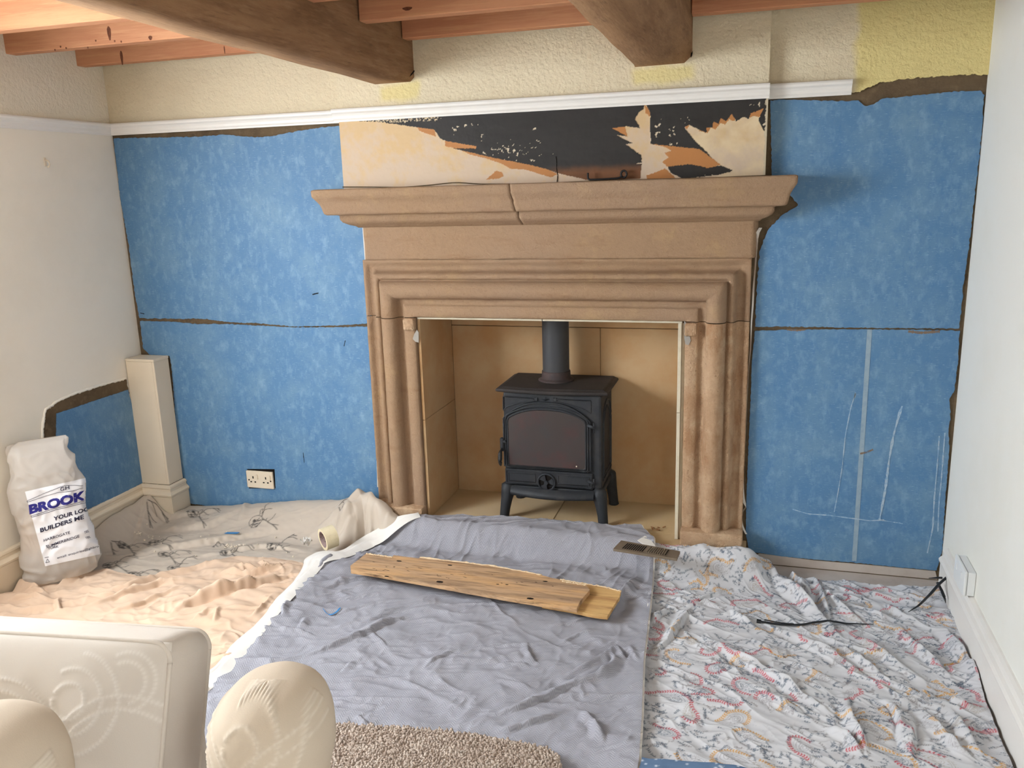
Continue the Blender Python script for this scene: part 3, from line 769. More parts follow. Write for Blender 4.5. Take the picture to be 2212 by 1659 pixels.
# frieze
FRX0, FRX1, FRY = FX0-OUT, 0.0, -0.037
xs = np.linspace(FRX0, FRX1, 120); zs = np.linspace(FZ1+OUT+0.001, 1.411, 16)
GX, GZ = np.meshgrid(xs, zs, indexing='ij')
P = np.stack([GX, FRY+0.0028*fbm(GX*14, GZ*14, 71, 4), GZ], -1)
P[0, :, 1] = -0.0; P[-1, :, 1] = -0.0
P = np.concatenate([np.stack([P[:, 0, 0], np.zeros(len(xs)), P[:, 0, 2]], -1)[:, None], P], 1)
grid_mesh('frieze', P, M['stone'], fp)
# mantel shelf in two stones with the crack between them
mp = [(0.0, 1.4095), (0.006, 1.4095), (0.014, 1.417), (0.034, 1.424), (0.052, 1.434), (0.060, 1.446), (0.0605, 1.462), (0.066, 1.4645), (0.098, 1.4660), (0.106, 1.472), (0.109, 1.482), (0.112, 1.496), (0.117, 1.510), (0.124, 1.522), (0.131, 1.532), (0.137, 1.540), (0.139, 1.546), (0.140, 1.566), (0.138, 1.571), (0.130, 1.573), (0.060, 1.573), (-0.012, 1.573)]
crack_x = at(1106, 440, y=-0.17)[0]
KL, KR = 1.05, 0.92
def crack_off(z): return 0.010*(1.5*(1.5-z)/0.1*0.6)+0.006*float(perlin(z*60, 3.3))
for nm, a, b in (('mantel_stone', -1, 0), ('mantel_stone', 0, 1)):
    rows = []
    for p, z in mp:
        yfr = FRY-p
        xl = FRX0-p*KL; xr = FRX1+p*KR
        xc = crack_x-crack_off(z)*(-1)
        if a == -1:
            pts = [(xl, y, z) for y in np.linspace(0.0, yfr, 5)[:-1]]+[(xl+(xc-0.0018-xl)*i/60, yfr, z) for i in range(61)]+[(xc-0.0018, yfr+0.03, z)]
        else:
            pts = [(xc+0.0018, yfr+0.03, z)]+[(xc+0.0018+(xr-xc-0.0018)*i/80, yfr, z) for i in range(81)]+[(xr, y, z) for y in np.linspace(yfr, 0.0, 5)[1:]]
        rows.append(pts)
    P = np.array(rows)
    P = stone_noise(P, 0.0022, 16, 81+a); P[..., 2] += 0.0014*fbm(P[..., 0]*10, P[..., 2]*20, 85, 3)
    grid_mesh(nm, P, M['stone'], fp)
# stop blocks high on the inner flats and cement patches
for sx, lab in ((-1, 'left'), (1, 'right')):
    xi = FX0 if sx < 0 else FX1
    lo, hi = (xi-0.050, xi+0.0005) if sx < 0 else (xi-0.0005, xi+0.046)
    bm = bmesh.new(); add_box(bm, (lo, -0.090, FZ1-0.055), (hi, -0.06, FZ1-0.004), 0.008, 2)
    bmesh.ops.subdivide_edges(bm, edges=bm.edges, cuts=3, use_grid_fill=True)
    for v in bm.verts: v.co.y += 0.006*float(fbm(v.co.x*50, v.co.z*50, 65+sx, 3)); v.co.z += 0.004*float(fbm(v.co.x*50, v.co.y*50, 68+sx, 2))
    bm_put('stop_block', bm, M['stone_rough'], fp)
cp = [(1478, 692), (1484, 700), (1486, 712), (1490, 724), (1492, 736), (1488, 745), (1481, 744), (1478, 730)]
prism('cement_patch', lerp_poly(cp, y=-0.0715), (0, -0.003, 0), M['grey_cement'], fp)
cp = [(905, 718), (901, 712), (895, 722), (892, 732), (898, 738), (905, 740)]
prism('cement_patch', lerp_poly(cp, y=-0.0715), (0, -0.003, 0), M['grey_cement'], fp)

# lining of the recess: thin sawn slabs
fl = thing('firebox_lining', 'cream slab lining of the fire recess behind the stove', 'fireplace lining', ((FX0+FX1)/2, 0.15, HZ))
SX0, SX1, SZ = FX0+0.016, FX1-0.028, FZ1-0.010
box('back_slab', (SX0, YB, HZ), (at(1297, 800, y=YB)[0]-0.001, YB+0.02, at(1200, 707, y=YB)[2]), M['slab'], fl, 0.001)
box('back_slab', (at(1297, 800, y=YB)[0]+0.001, YB, HZ), (SX1, YB+0.02, at(1200, 707, y=YB)[2]), M['slab'], fl, 0.001)
box('back_slab', (SX0, YB, at(1200, 707, y=YB)[2]+0.003), (SX1, YB+0.02, FZ1+0.03), M['slab'], fl, 0.001)
zsp = at(905, 893, y=0.05)[2]
for z0, z1 in ((HZ+0.001, zsp-0.001), (zsp+0.001, SZ)):
    box('side_slab', (FX0+0.003, -0.052, z0), (SX0, YB-0.001, z1), M['slab'], fl, 0.001)
zsr = at(1470, 885, y=0.0)[2]
for z0, z1 in ((HZ+0.001, zsr-0.001), (zsr+0.001, SZ)):
    box('side_slab', (SX1, -0.052, z0), (FX1-0.014, YB-0.001, z1), M['slab_edge'], fl, 0.001)
box('side_slab', (FX1-0.0135, -0.040, HZ+0.001), (FX1-0.0025, YB-0.001, SZ), M['slab_edge'], fl, 0.001)
xh = at(1173, 690, y=-0.04)[0]
for x0, x1 in ((FX0+0.004, xh-0.0015), (xh+0.0015, FX1-0.012)):
    box('head_slab', (x0, -0.054, SZ+0.0005), (x1, YB-0.001, FZ1-0.001), M['slab_edge'], fl, 0.001)

# hearth slabs
he = thing('hearth', 'raised buff stone hearth slabs under the stove', 'hearth', (-0.84, 0.1, 0.0))
hx = at(1198, 1118, z=HZ)[0]
for x0, x1 in ((-1.80, hx-0.003), (hx+0.003, 0.0)):
    bm = bmesh.new()
    if x0 < -1.5:
        add_box(bm, (x0, -0.150, 0.001), (x1, -0.0005, HZ), 0.002); add_box(bm, (FX0+0.003, -0.0004, 0.001), (x1, YB+0.02, HZ))
    else:
        add_box(bm, (x0, -0.150, 0.001), (x1, -0.0005, HZ), 0.002); add_box(bm, (x0, -0.0004, 0.001), (FX1-0.003, YB+0.02, HZ))
    bm_put('hearth_slab', bm, M['hearth'], he)

# white sealant strips beside the jambs
lf = [(783, 492), (791, 600), (795, 700), (803, 800), (808, 900), (814, 1000), (815, 1052)]
rt_ = [(787.5, 492), (796, 600), (800, 700), (812, 820), (820, 930), (822, 975), (819, 1052)]
A = smooth_line(lerp_poly(lf, y=-0.012), 30); B = smooth_line(lerp_poly(rt_, y=-0.009), 30)
prism('sealant_strip', np.concatenate([A, B[::-1]]), (0, -0.0015, 0), M['caulk'])
tag(bpy.data.objects['sealant_strip'], 'white peeled strip along the left edge of the stone surround', 'sealant strip')
ctr = [(1643, 492, 7), (1638, 497, 9), (1636, 510, 5), (1634, 540, 4), (1631, 580, 3.5), (1628, 620, 4), (1626, 660, 4), (1623, 700, 3), (1622, 735, 2.5), (1621, 756, 3), (1618, 790, 2), (1614, 850, 2), (1611, 920, 2), (1607, 980, 3), (1605, 1030, 3.5), (1605, 1060, 4), (1607, 1085, 5), (1613, 1095, 4), (1606, 1100, 2), (1602, 1120, 2), (1604, 1138, 4), (1612, 1154, 4)]
A = np.array([at(a-w/2, b, y=-0.013-0.004*math.sin(i*1.3)) for i, (a, b, w) in enumerate(ctr)]); B = np.array([at(a+w/2, b, y=-0.018+0.006*math.cos(i*0.9)) for i, (a, b, w) in enumerate(ctr)])
bm = bmesh.new()
A = resample(A, 60); B = resample(B, 60)
P = np.stack([A, B], 0)
V = np.concatenate([A, B, A+[0, 0.0012, 0], B+[0, 0.0012, 0]]); n = 60; F = []
for i in range(n-1):
    F += [(i, i+1, n+i+1, n+i), (2*n+i, 3*n+i, 3*n+i+1, 2*n+i+1), (i, 2*n+i, 2*n+i+1, i+1), (n+i, n+i+1, 3*n+i+1, 3*n+i)]
tag(mesh('sealant_strip', V, F, M['caulk']), 'curled white peeling strip along the right edge of the stone surround', 'sealant strip')

# ------------------------------------------------------------------ wood-burning stove
sv = thing('wood_stove', 'black cast iron wood-burning stove on four legs with a flue pipe', 'stove', (-0.845, 0.15, HZ))
X0, X1, Y0, Y1, Z0, Z1 = -1.048, -0.612, 0.020, 0.290, 0.265, 0.690
XC = (X0+X1)/2
box('body', (X0, Y0, Z0), (X1, Y1, Z1), M['cast'], sv, 0.010, 2)
# top plate with bowed front and moulded edge
def plate(off, n=24):
    xa, xb = -1.078-off+0.006, -0.583+off-0.006
    pts = []
    for i in range(n+1):
        t = i/n; x = xa+(xb-xa)*t
        pts.append((x, 0.0-off+0.006-0.022*math.sin(math.pi*t)+0.01))
    pts += [(xb, 0.305), (xa, 0.305)]
    return pts
bm = bmesh.new()
lv = [(-0.016, 0.686), (-0.004, 0.690), (0.004, 0.694), (0.006, 0.700), (0.002, 0.706), (-0.008, 0.709), (-0.013, 0.712), (-0.018, 0.7135)]
rg = [[bm.verts.new((x, y, z)) for x, y in plate(o)] for o, z in lv]
for a, b in zip(rg[:-1], rg[1:]):
    for k in range(len(a)): bm.faces.new((a[k], a[(k+1) % len(a)], b[(k+1) % len(a)], b[k]))
bm.faces.new(rg[-1]); bm.faces.new(rg[0][::-1])
bmesh.ops.recalc_face_normals(bm, faces=bm.faces)
bm_put('top_plate', bm, M['cast_top'], sv)
# flue
FXc, FYc = -0.846, 0.190
bm = bmesh.new(); rr = add_lathe(bm, [(0.0595, 0.0), (0.0595, 0.225), (0.0595, 0.295)], (FXc, FYc, 0.755), 32)
fpipe = bm_put('flue_pipe', bm, M['flue'], sv, True)
bm = bmesh.new(); add_lathe(bm, [(0.080, 0.0), (0.080, 0.004), (0.070, 0.008), (0.065, 0.012), (0.064, 0.038), (0.063, 0.043), (0.060, 0.044)], (FXc, FYc, 0.7138), 32)
bm_put('flue_collar', bm, M['rusty'], sv, True)
# door: frame with an arched window
YD = Y0-0.010
def sp(px, py, y=YD): q = at(px, py, y=y); return (q[0], q[2])
def arch(xa, xb, zb, zs, zt, n=18, rc=0.03):
    """closed outline: bottom corners, straight sides to zs, flat segmental arch to zt"""
    pts = [(xa, zb), (xb, zb)]
    for i in range(n+1):
        t = i/n
        x = xb+(xa-xb)*t
        u = abs(2*t-1)
        z = zs+(zt-zs)*(1-u**2.6)
        pts.append((x, z))
    return pts
gL, gR = sp(1101, 1005)[0], sp(1264, 1013)[0]
gB, gS, gT = sp(1184, 1008)[1], 0.583, sp(1185, 887)[1]
dL, dR = sp(1087, 950)[0], sp(1277, 950)[0]
dB, dS, dT = 0.352, gS+0.010, gT+0.036
door = prism('door', [(a, YD, b) for a, b in arch(dL, dR, dB, dS-0.02, dT)], (0, 0.010, 0), M['cast'], sv)
prism('door_glass', [(a, YD-0.0045, b) for a, b in arch(gL, gR, gB, gS-0.01, gT)], (0, 0.003, 0), M['glass'], door)['label'] = 'sooty stove window'
def mould(name, outline, y, r, parent, closed=True):
    P = [(a, y, b) for a, b in outline]
    if closed: P = P+[P[0], P[1]]
    return tube(name, resample(P, 90), r, M['cast'], parent, 7, 0.75, (0, 1, 0))
mould('door_moulding', arch(gL-0.004, gR+0.004, gB-0.004, gS-0.008, gT+0.005), YD-0.004, 0.0042, door)
mould('door_moulding', arch(gL-0.013, gR+0.013, gB-0.012, gS+0.000, gT+0.017), YD-0.003, 0.0038, door)
mould('door_moulding', arch(dL+0.004, dR-0.004, dB+0.004, dS-0.018, dT-0.003), YD-0.002, 0.0036, door)
bm = bmesh.new(); bmesh.ops.create_icosphere(bm, subdivisions=1, radius=0.004)
for v in bm.verts: v.co = v.co+Vector((at(1246, 1007, y=YD)[0], YD-0.005, at(1246, 1007, y=YD)[2]))
bm_put('glass_clip', bm, M['socket'], door, True)
# spandrel reliefs above the door: two long wedges, square bosses and the small diamond
def wedge(px, y=Y0-0.0005, d=0.005, nm='spandrel_relief'):
    return mould(nm, [sp(a, b, y) for a, b in px], y-0.001, 0.0026, sv)
wedge([(1087, 856), (1150, 860), (1155, 866), (1120, 871), (1096, 878), (1087, 886)])
wedge([(1276, 866), (1205, 862), (1200, 867), (1230, 874), (1260, 884), (1276, 893)])
for a, b in ((1158, 862), (1199, 863)):
    q = at(a, b, y=Y0); box('relief_boss', (q[0]-0.008, Y0-0.006, q[2]-0.008), (q[0]+0.008, Y0+0.001, q[2]+0.008), M['cast'], sv, 0.002)
q = at(1178, 862, y=Y0)
bm = bmesh.new()
c = bm.verts.new((q[0], Y0-0.008, q[2])); rim = [bm.verts.new((q[0]+dx, Y0-0.0003, q[2]+dz)) for dx, dz in ((-0.020, 0), (0, 0.009), (0.020, 0), (0, -0.009))]
for i in range(4): bm.faces.new((c, rim[i], rim[(i+1) % 4]))
bmesh.ops.recalc_face_normals(bm, faces=bm.faces); bm_put('relief_diamond', bm, M['cast'], sv)
# lower ash panel with two sunk fields and the spin wheel
aL, aR, aB, aT = dL+0.004, dR+0.006, 0.268, 0.343
ash = box('ash_panel', (aL, YD, aB), (aR, Y0+0.002, aT), M['cast'], sv, 0.003)
mould('panel_moulding', [(aL+0.006, aB+0.006), (aR-0.006, aB+0.006), (aR-0.006, aT-0.006), (aL+0.006, aT-0.006)], YD-0.001, 0.003, ash)
wx, wz = sp(1181, 1041)
for xa, xb in ((aL+0.016, wx-0.052), (wx+0.052, aR-0.016)):
    mould('panel_moulding', [(xa, aB+0.018), (xb, aB+0.018), (xb, aT-0.018), (xa, aT-0.018)], YD-0.001, 0.0025, ash)
wh = tube('spin_wheel', [(wx+0.038*math.cos(t), YD-0.006, wz+0.038*math.sin(t)) for t in np.linspace(0, 2*math.pi+0.2, 40)], 0.0045, M['cast'], ash, 8, 1, (0, 1, 0))
bm = bmesh.new()
n = 36; cen = bm.verts.new((wx, YD-0.004, wz)); ring = [bm.verts.new((wx+0.034*math.cos(2*math.pi*k/n), YD-0.002, wz+0.034*math.sin(2*math.pi*k/n))) for k in range(n)]
for k in range(n): bm.faces.new((cen, ring[k], ring[(k+1) % n]))
bmesh.ops.recalc_face_normals(bm, faces=bm.faces); bm_put('wheel_disc', bm, M['dark'], wh)
bm = bmesh.new()
for k in range(3):
    t0 = math.radians(100+120*k)
    ps = [(wx, YD-0.006, wz)]+[(wx+0.033*math.cos(t), YD-0.006, wz+0.033*math.sin(t)) for t in np.linspace(t0, t0+math.radians(58), 6)]
    add_prism(bm, ps, (0, -0.003, 0))
add_tube(bm, [(wx, YD-0.004, wz), (wx, YD-0.016, wz)], 0.009, 12, 1, (0, 0, 1))
bm_put('wheel_blades', bm, M['cast'], wh)
# hinges and handle
for hy in (920, 1040):
    q = at(1272, hy, y=YD); q2 = at(1284, hy, y=YD)
    h = tube('hinge', [(q[0]-0.004, YD-0.003, q[2]+0.004), (q[0]+0.012, YD-0.012, q[2]), (q2[0], YD-0.012, q2[2]-0.006)], [0.008, 0.008, 0.009], M['cast'], sv, 8)
    tube('hinge_pin', [(q2[0], YD-0.012, q2[2]-0.026), (q2[0], YD-0.012, q2[2]+0.016)], 0.0045, M['cast'], h, 8)
q = at(1087, 955, y=YD)
hb = box('latch_plate', (q[0]-0.012, YD-0.012, q[2]-0.040), (q[0]+0.004, YD+0.004, q[2]+0.022), M['cast'], sv, 0.003)
box('latch_catch', (q[0]-0.001, YD-0.014, q[2]+0.0), (q[0]+0.016, YD+0.002, q[2]+0.012), M['cast'], hb, 0.002)
tube('door_handle', smooth_line([(q[0]-0.004, YD-0.014, q[2]-0.025), (q[0]-0.005, YD-0.034, q[2]-0.040), (q[0]-0.004, YD-0.044, q[2]-0.075), (q[0]-0.003, YD-0.036, q[2]-0.098)], 14), [0.004, 0.005, 0.006, 0.008, 0.0095, 0.010, 0.010, 0.010, 0.010, 0.010, 0.009, 0.008, 0.006, 0.003], M['iron'], sv, 8)
# curved apron lip under the front
ap = []
for o, z in ((0.004, 0.264), (0.016, 0.258), (0.028, 0.246), (0.032, 0.236), (0.026, 0.226), (0.010, 0.222), (-0.05, 0.224)):
    ap.append([(X0+0.03+(X1-X0-0.06)*t, Y0-o-0.030*math.sin(math.pi*t), z) for t in np.linspace(0, 1, 24)])
grid_mesh('ash_lip', np.array(ap), M['cast'], sv)
# base skirt of the body
box('base_frame', (X0-0.004, Y0-0.004, 0.236), (X1+0.004, Y1+0.004, 0.264), M['cast'], sv, 0.006, 2)
# side panel arch relief (right side)
for xs_, sg in ((X1, 1), (X0, -1)):
    P = [(xs_+sg*0.001, Y0+0.035+(Y1-Y0-0.07)*t, z) for t, z in ((0, 0.30), (0, 0.56), (0.08, 0.60), (0.25, 0.632), (0.5, 0.645), (0.75, 0.632), (0.92, 0.60), (1, 0.56), (1, 0.30), (0, 0.30))]
    tube('side_moulding', resample(P, 60), 0.0045, M['cast'], sv, 7)
    P = [(xs_+sg*0.001, Y0+0.055+(Y1-Y0-0.11)*t, z) for t, z in ((0, 0.32), (0, 0.55), (0.25, 0.60), (0.5, 0.615), (0.75, 0.60), (1, 0.55), (1, 0.32), (0, 0.32))]
    tube('side_moulding', resample(P, 60), 0.0035, M['cast'], sv, 7)
# four splayed legs with a knuckle at the top
def leg(sx, sy):
    xt = X0+0.022 if sx < 0 else X1-0.022
    yt = Y0+0.020 if sy < 0 else Y1-0.020
    P = [(xt-sx*0.004, yt, 0.262), (xt+sx*0.012, yt+sy*0.010, 0.246), (xt+sx*0.014, yt+sy*0.012, 0.225), (xt+sx*0.020, yt+sy*0.016, 0.19), (xt+sx*0.026, yt+sy*0.020, 0.15), (xt+sx*0.030, yt+sy*0.024, 0.112), (xt+sx*0.031, yt+sy*0.025, HZ+0.001)]
    return tube('leg', P, [0.026, 0.034, 0.031, 0.026, 0.023, 0.022, 0.024], M['cast'], sv, 10, 1.0, (0, 1, 0))
for sx in (-1, 1):
    for sy in (-1, 1): leg(sx, sy)

# ------------------------------------------------------------------ small fixtures
def socket_plate(cx, cz, y):
    t = thing('double_socket', 'cream double power socket on the blue panel left of the fireplace', 'power socket', (cx, y, cz-0.043))
    bm = bmesh.new(); add_box(bm, (cx-0.073, y-0.010, cz-0.043), (cx+0.073, y-0.0065, cz+0.043), 0.003, 2); add_box(bm, (cx-0.072, y-0.007, cz-0.042), (cx+0.072, y-0.0002, cz+0.042))
    bm_put('face_plate', bm, M['socket'], t)
    yf = y-0.0101
    for ox in (-0.036, 0.034):
        box('pin_slot', (cx+ox-0.0035, yf-0.0006, cz+0.004), (cx+ox+0.0025, yf+0.001, cz+0.016), M['dark'], t)
        for s in (-0.0125, 0.0105):
            box('pin_slot', (cx+ox+s-0.005, yf-0.0006, cz-0.016), (cx+ox+s+0.004, yf+0.001, cz-0.010), M['dark'], t)
        box('switch', (cx+ox+0.017, yf-0.004, cz+0.002), (cx+ox+0.027, yf+0.001, cz+0.026), M['socket'], t, 0.0015)
    for s in (-1, 1):
        bm = bmesh.new(); add_tube(bm, [(cx+s*0.060, yf-0.0006, cz-0.004), (cx+s*0.060, yf+0.002, cz-0.004)], 0.004, 10)
        bm_put('screw', bm, M['dark'], t)
c = (at(536, 1016, y=0)+at(594, 1052, y=0))/2
socket_plate(c[0]+0.001, c[2], -0.007)
prism('socket_cutout', [at(534, 1013, y=-0.0068), at(593, 1013.5, y=-0.0068), at(595, 1054, y=-0.0068), at(538, 1055, y=-0.0068)], (0, -0.0004, 0), M['dark'], ll)
# surface socket on the right wall above the baseboard
t = thing('wall_socket', 'white surface-mounted socket box low on the right wall above the baseboard', 'power socket', (XR, -0.43, 0.17))
box('back_box', (XR-0.026, -0.502, 0.184), (XR-0.0005, -0.358, 0.268), M['socket_white'], t, 0.003, 2)
box('face_plate', (XR-0.036, -0.504, 0.182), (XR-0.0265, -0.356, 0.270), M['socket_white'], t, 0.003, 2)
for oy in (-0.465, -0.395):
    box('switch', (XR-0.040, oy-0.005, 0.23), (XR-0.0355, oy+0.005, 0.252), M['socket_white'], t, 0.001)
# hook on the left wall
q = at(97, 350, x=XL)
t = thing('wall_hook', 'small cream coat hook screwed to the left wall', 'hook', (XL, q[1], q[2]))
box('hook_plate', (XL+0.0005, q[1]-0.007, q[2]-0.018), (XL+0.004, q[1]+0.007, q[2]+0.018), M['ivory'], t, 0.0015)
tube('hook_arm', smooth_line([(XL+0.004, q[1], q[2]+0.008), (XL+0.022, q[1]-0.002, q[2]+0.004), (XL+0.026, q[1]-0.003, q[2]-0.012), (XL+0.016, q[1]-0.002, q[2]-0.024), (XL+0.010, q[1], q[2]-0.018)], 14), 0.0032, M['ivory'], t, 7)
# black iron rod lying on the mantel against the chimney breast
MT = 1.5745
q0 = at(1270, 387, y=BY-0.03); q1 = at(1345, 384, y=BY-0.03)
t = thing('iron_hook', 'black bent iron hook lying on the mantel against the torn paint', 'hook', ((q0[0]+q1[0])/2, BY-0.03, MT))
zz = MT+0.0045
tube('rod', smooth_line([(q0[0], BY-0.03, zz+0.026), (q0[0], BY-0.03, zz+0.003), (q0[0]+0.006, BY-0.031, zz), (q0[0]+0.05, BY-0.033, zz), (q1[0]-0.02, BY-0.03, zz+0.002), (q1[0], BY-0.028, zz+0.008)], 30, 1), 0.0038, M['iron'], t, 7)
tube('eye', [(q1[0]+0.004+0.011*math.cos(a), BY-0.026, zz+0.017+0.013*math.sin(a)) for a in np.linspace(0, 2*math.pi+0.25, 20)], 0.0042, M['iron'], t, 7, 1, (0, 1, 0))

# ------------------------------------------------------------------ cloth tools
def coons(bot, top, left, right, nu, nv):
    """bot/top run left to right; left/right run bottom to top; 2-D points"""
    b = smooth_line(bot, nu, 3); t = smooth_line(top, nu, 3); l = smooth_line(left, nv, 3); r = smooth_line(right, nv, 3)
    u = np.linspace(0, 1, nu)[:, None, None]; v = np.linspace(0, 1, nv)[None, :, None]
    c00, c10, c01, c11 = b[0], b[-1], t[0], t[-1]
    return ((1-v)*b[:, None]+v*t[:, None]+(1-u)*l[None]+u*r[None]
            - ((1-u)*(1-v)*c00+u*(1-v)*c10+(1-u)*v*c01+u*v*c11))
def fl(pts, z=0.0):
    return np.array([at(a, b, z=z)[:2] for a, b in pts])
def poly_dist(X, Y, P):
    """distance to polyline, signed side, and running parameter 0..1"""
    best = np.full(X.shape, 9.0); side = np.zeros(X.shape); par = np.zeros(X.shape)
    L = np.concatenate([[0], np.cumsum(np.linalg.norm(np.diff(P, axis=0), axis=1))])
    for i in range(len(P)-1):
        a, b = P[i], P[i+1]; d = b-a; l2 = d@d+1e-12
        t = np.clip(((X-a[0])*d[0]+(Y-a[1])*d[1])/l2, 0, 1)
        ex = X-a[0]-t*d[0]; ey = Y-a[1]-t*d[1]
        D = np.sqrt(ex*ex+ey*ey)
        m = D < best
        best = np.where(m, D, best)
        side = np.where(m, np.sign(d[0]*ey-d[1]*ex), side)
        par = np.where(m, (L[i]+t*math.sqrt(l2))/L[-1], par)
    return best, side, par
def folds(X, Y, items, seed=0, z=0.02):
    """items: (pixel polyline, width, height, lean); a fold is steeper on one side"""
    Hh = np.zeros(X.shape)
    for k, (pts, w, h, lean) in enumerate(items):
        P = smooth_line(fl(pts, z), 24, 2)
        lo = P.min(0)-4*w; hi = P.max(0)+4*w
        m = (X > lo[0]) & (X < hi[0]) & (Y > lo[1]) & (Y < hi[1])
        if not m.any(): continue
        x, y = X[m], Y[m]
        wob = 0.25*w*perlin(x*35, y*35, seed+k)
        D, sd, t = poly_dist(x, y, P)
        D = np.abs(D+wob)
        ww = w*np.where(sd*lean > 0, 0.45, 1.25)*(0.8+0.4*perlin(t*5, t*0+k, seed))
        env = sstep(0, 0.42, t)*sstep(1, 0.58, t)*(0.8+0.45*perlin(t*7, t*0+k*3.1, seed+3))
        q = D/ww
        prof_ = np.exp(-q*q)-0.18*np.exp(-((q-1.9)/0.6)**2)
        Hh[m] += h*env*prof_
    return Hh
def crumple(X, Y, scale, ang, stretch, amp, seed, sharp=2.2, warp=0.35):
    """thin raised wrinkles along direction ang"""
    c, s = math.cos(ang), math.sin(ang)
    U = (X*c+Y*s)/stretch*scale; V = (-X*s+Y*c)*scale
    wx = warp*fbm(U*0.7, V*0.5, seed+11, 2); wy = warp*fbm(U*0.6, V*0.5, seed+13, 2)
    n = perlin(U+wx, V+wy*2.0, seed)
    r = (1-np.minimum(np.abs(n)*2.4, 1))**sharp
    mod = np.clip(0.5+1.3*perlin(U*0.45, V*0.35, seed+21), 0, 1.2)
    return amp*r*mod
class Raster:
    """print on cloth: paint in metres, sample at vertices"""
    def __init__(s, x0, x1, y0, y1, res, base):
        s.x0, s.y0, s.res = x0, y0, res
        s.n = int((x1-x0)/res)+1; s.m = int((y1-y0)/res)+1
        s.a = np.zeros((s.n, s.m, 3)); s.a[:] = lin(base)
    def seg(s, a, b, w0, w1, c, op=1.0):
        r = max(w0, w1)/2+s.res
        i0 = max(0, int((min(a[0], b[0])-r-s.x0)/s.res)); i1 = min(s.n, int((max(a[0], b[0])+r-s.x0)/s.res)+2)
        j0 = max(0, int((min(a[1], b[1])-r-s.y0)/s.res)); j1 = min(s.m, int((max(a[1], b[1])+r-s.y0)/s.res)+2)
        if i1 <= i0 or j1 <= j0: return
        X = s.x0+np.arange(i0, i1)[:, None]*s.res; Y = s.y0+np.arange(j0, j1)[None]*s.res
        dx, dy = b[0]-a[0], b[1]-a[1]; l2 = dx*dx+dy*dy+1e-12
        t = np.clip(((X-a[0])*dx+(Y-a[1])*dy)/l2, 0, 1)
        D = np.hypot(X-a[0]-t*dx, Y-a[1]-t*dy)
        w = (w0+(w1-w0)*t)/2
        k = np.clip((w-D)/s.res+0.5, 0, 1)[..., None]*op
        s.a[i0:i1, j0:j1] = s.a[i0:i1, j0:j1]*(1-k)+np.asarray(c)*k
    def line(s, P, w, c, op=1.0):
        for a, b in zip(P[:-1], P[1:]): s.seg(a, b, w, w, c, op)
    def leaf(s, p, ang, L, w, c, op=1.0):
        m = (p[0]+0.45*L*math.cos(ang), p[1]+0.45*L*math.sin(ang)); e = (p[0]+L*math.cos(ang), p[1]+L*math.sin(ang))
        s.seg(p, m, w*0.35, w, c, op); s.seg(m, e, w, w*0.1, c, op)
    def sample(s, X, Y):
        i = np.clip(((X-s.x0)/s.res), 0, s.n-1.001); j = np.clip(((Y-s.y0)/s.res), 0, s.m-1.001)
        i0 = i.astype(int); j0 = j.astype(int); fi = (i-i0)[..., None]; fj = (j-j0)[..., None]
        a = s.a
        return (a[i0, j0]*(1-fi)+a[i0+1, j0]*fi)*(1-fj)+(a[i0, j0+1]*(1-fi)+a[i0+1, j0+1]*fi)*fj

# ------------------------------------------------------------------ stag-print oilcloth at the left back
def hearth_base(X, Y):
    """height of the floor and hearth under the sheets"""
    on = sstep(-0.255, -0.145, Y)*sstep(-1.92, -1.78, X)*sstep(0.14, 0.01, X)
    return on*HZ
XS0, XS1, YS0, YS1 = -2.876, -1.40, -1.0, -0.012
st_res = 0.0042
nu, nv = int(1.46/st_res), int(0.90/st_res)
bot = [(-2.868, -0.92), (-2.45, -0.74), (-2.1, -0.62), (-1.75, -0.50), (-1.52, -0.36)]
topb = [(-2.868, -0.145), (-2.78, -0.146), (-2.71, -0.135), (-2.70, -0.03), (-2.60, -0.022), (-2.3, -0.018), (-1.9, -0.018), (-1.72, -0.045), (-1.62, -0.120), (-1.49, -0.122)]
leftb = [(-2.868, -0.92), (-2.868, -0.6), (-2.868, -0.3), (-2.868, -0.145)]
rightb = [(-1.52, -0.36), (-1.50, -0.25), (-1.49, -0.122)]
Q = coons(bot, topb, leftb, rightb, nu, nv); X, Y = Q[..., 0], Q[..., 1]
zb = 0.010+hearth_base(X, Y)*0.6
ramp = sstep(-0.26, -0.03, Y)*(0.035+0.085*sstep(-2.7, -1.85, X))*sstep(-1.62, -1.80, X)
zb = np.maximum(zb, 0.010+ramp+hearth_base(X, Y)*0.25*sstep(-0.26, -0.1, Y))
# sheet climbs the baseboard at the left
zb += 0.10*sstep(-2.72, -2.865, X)*sstep(-0.75, -0.35, Y)
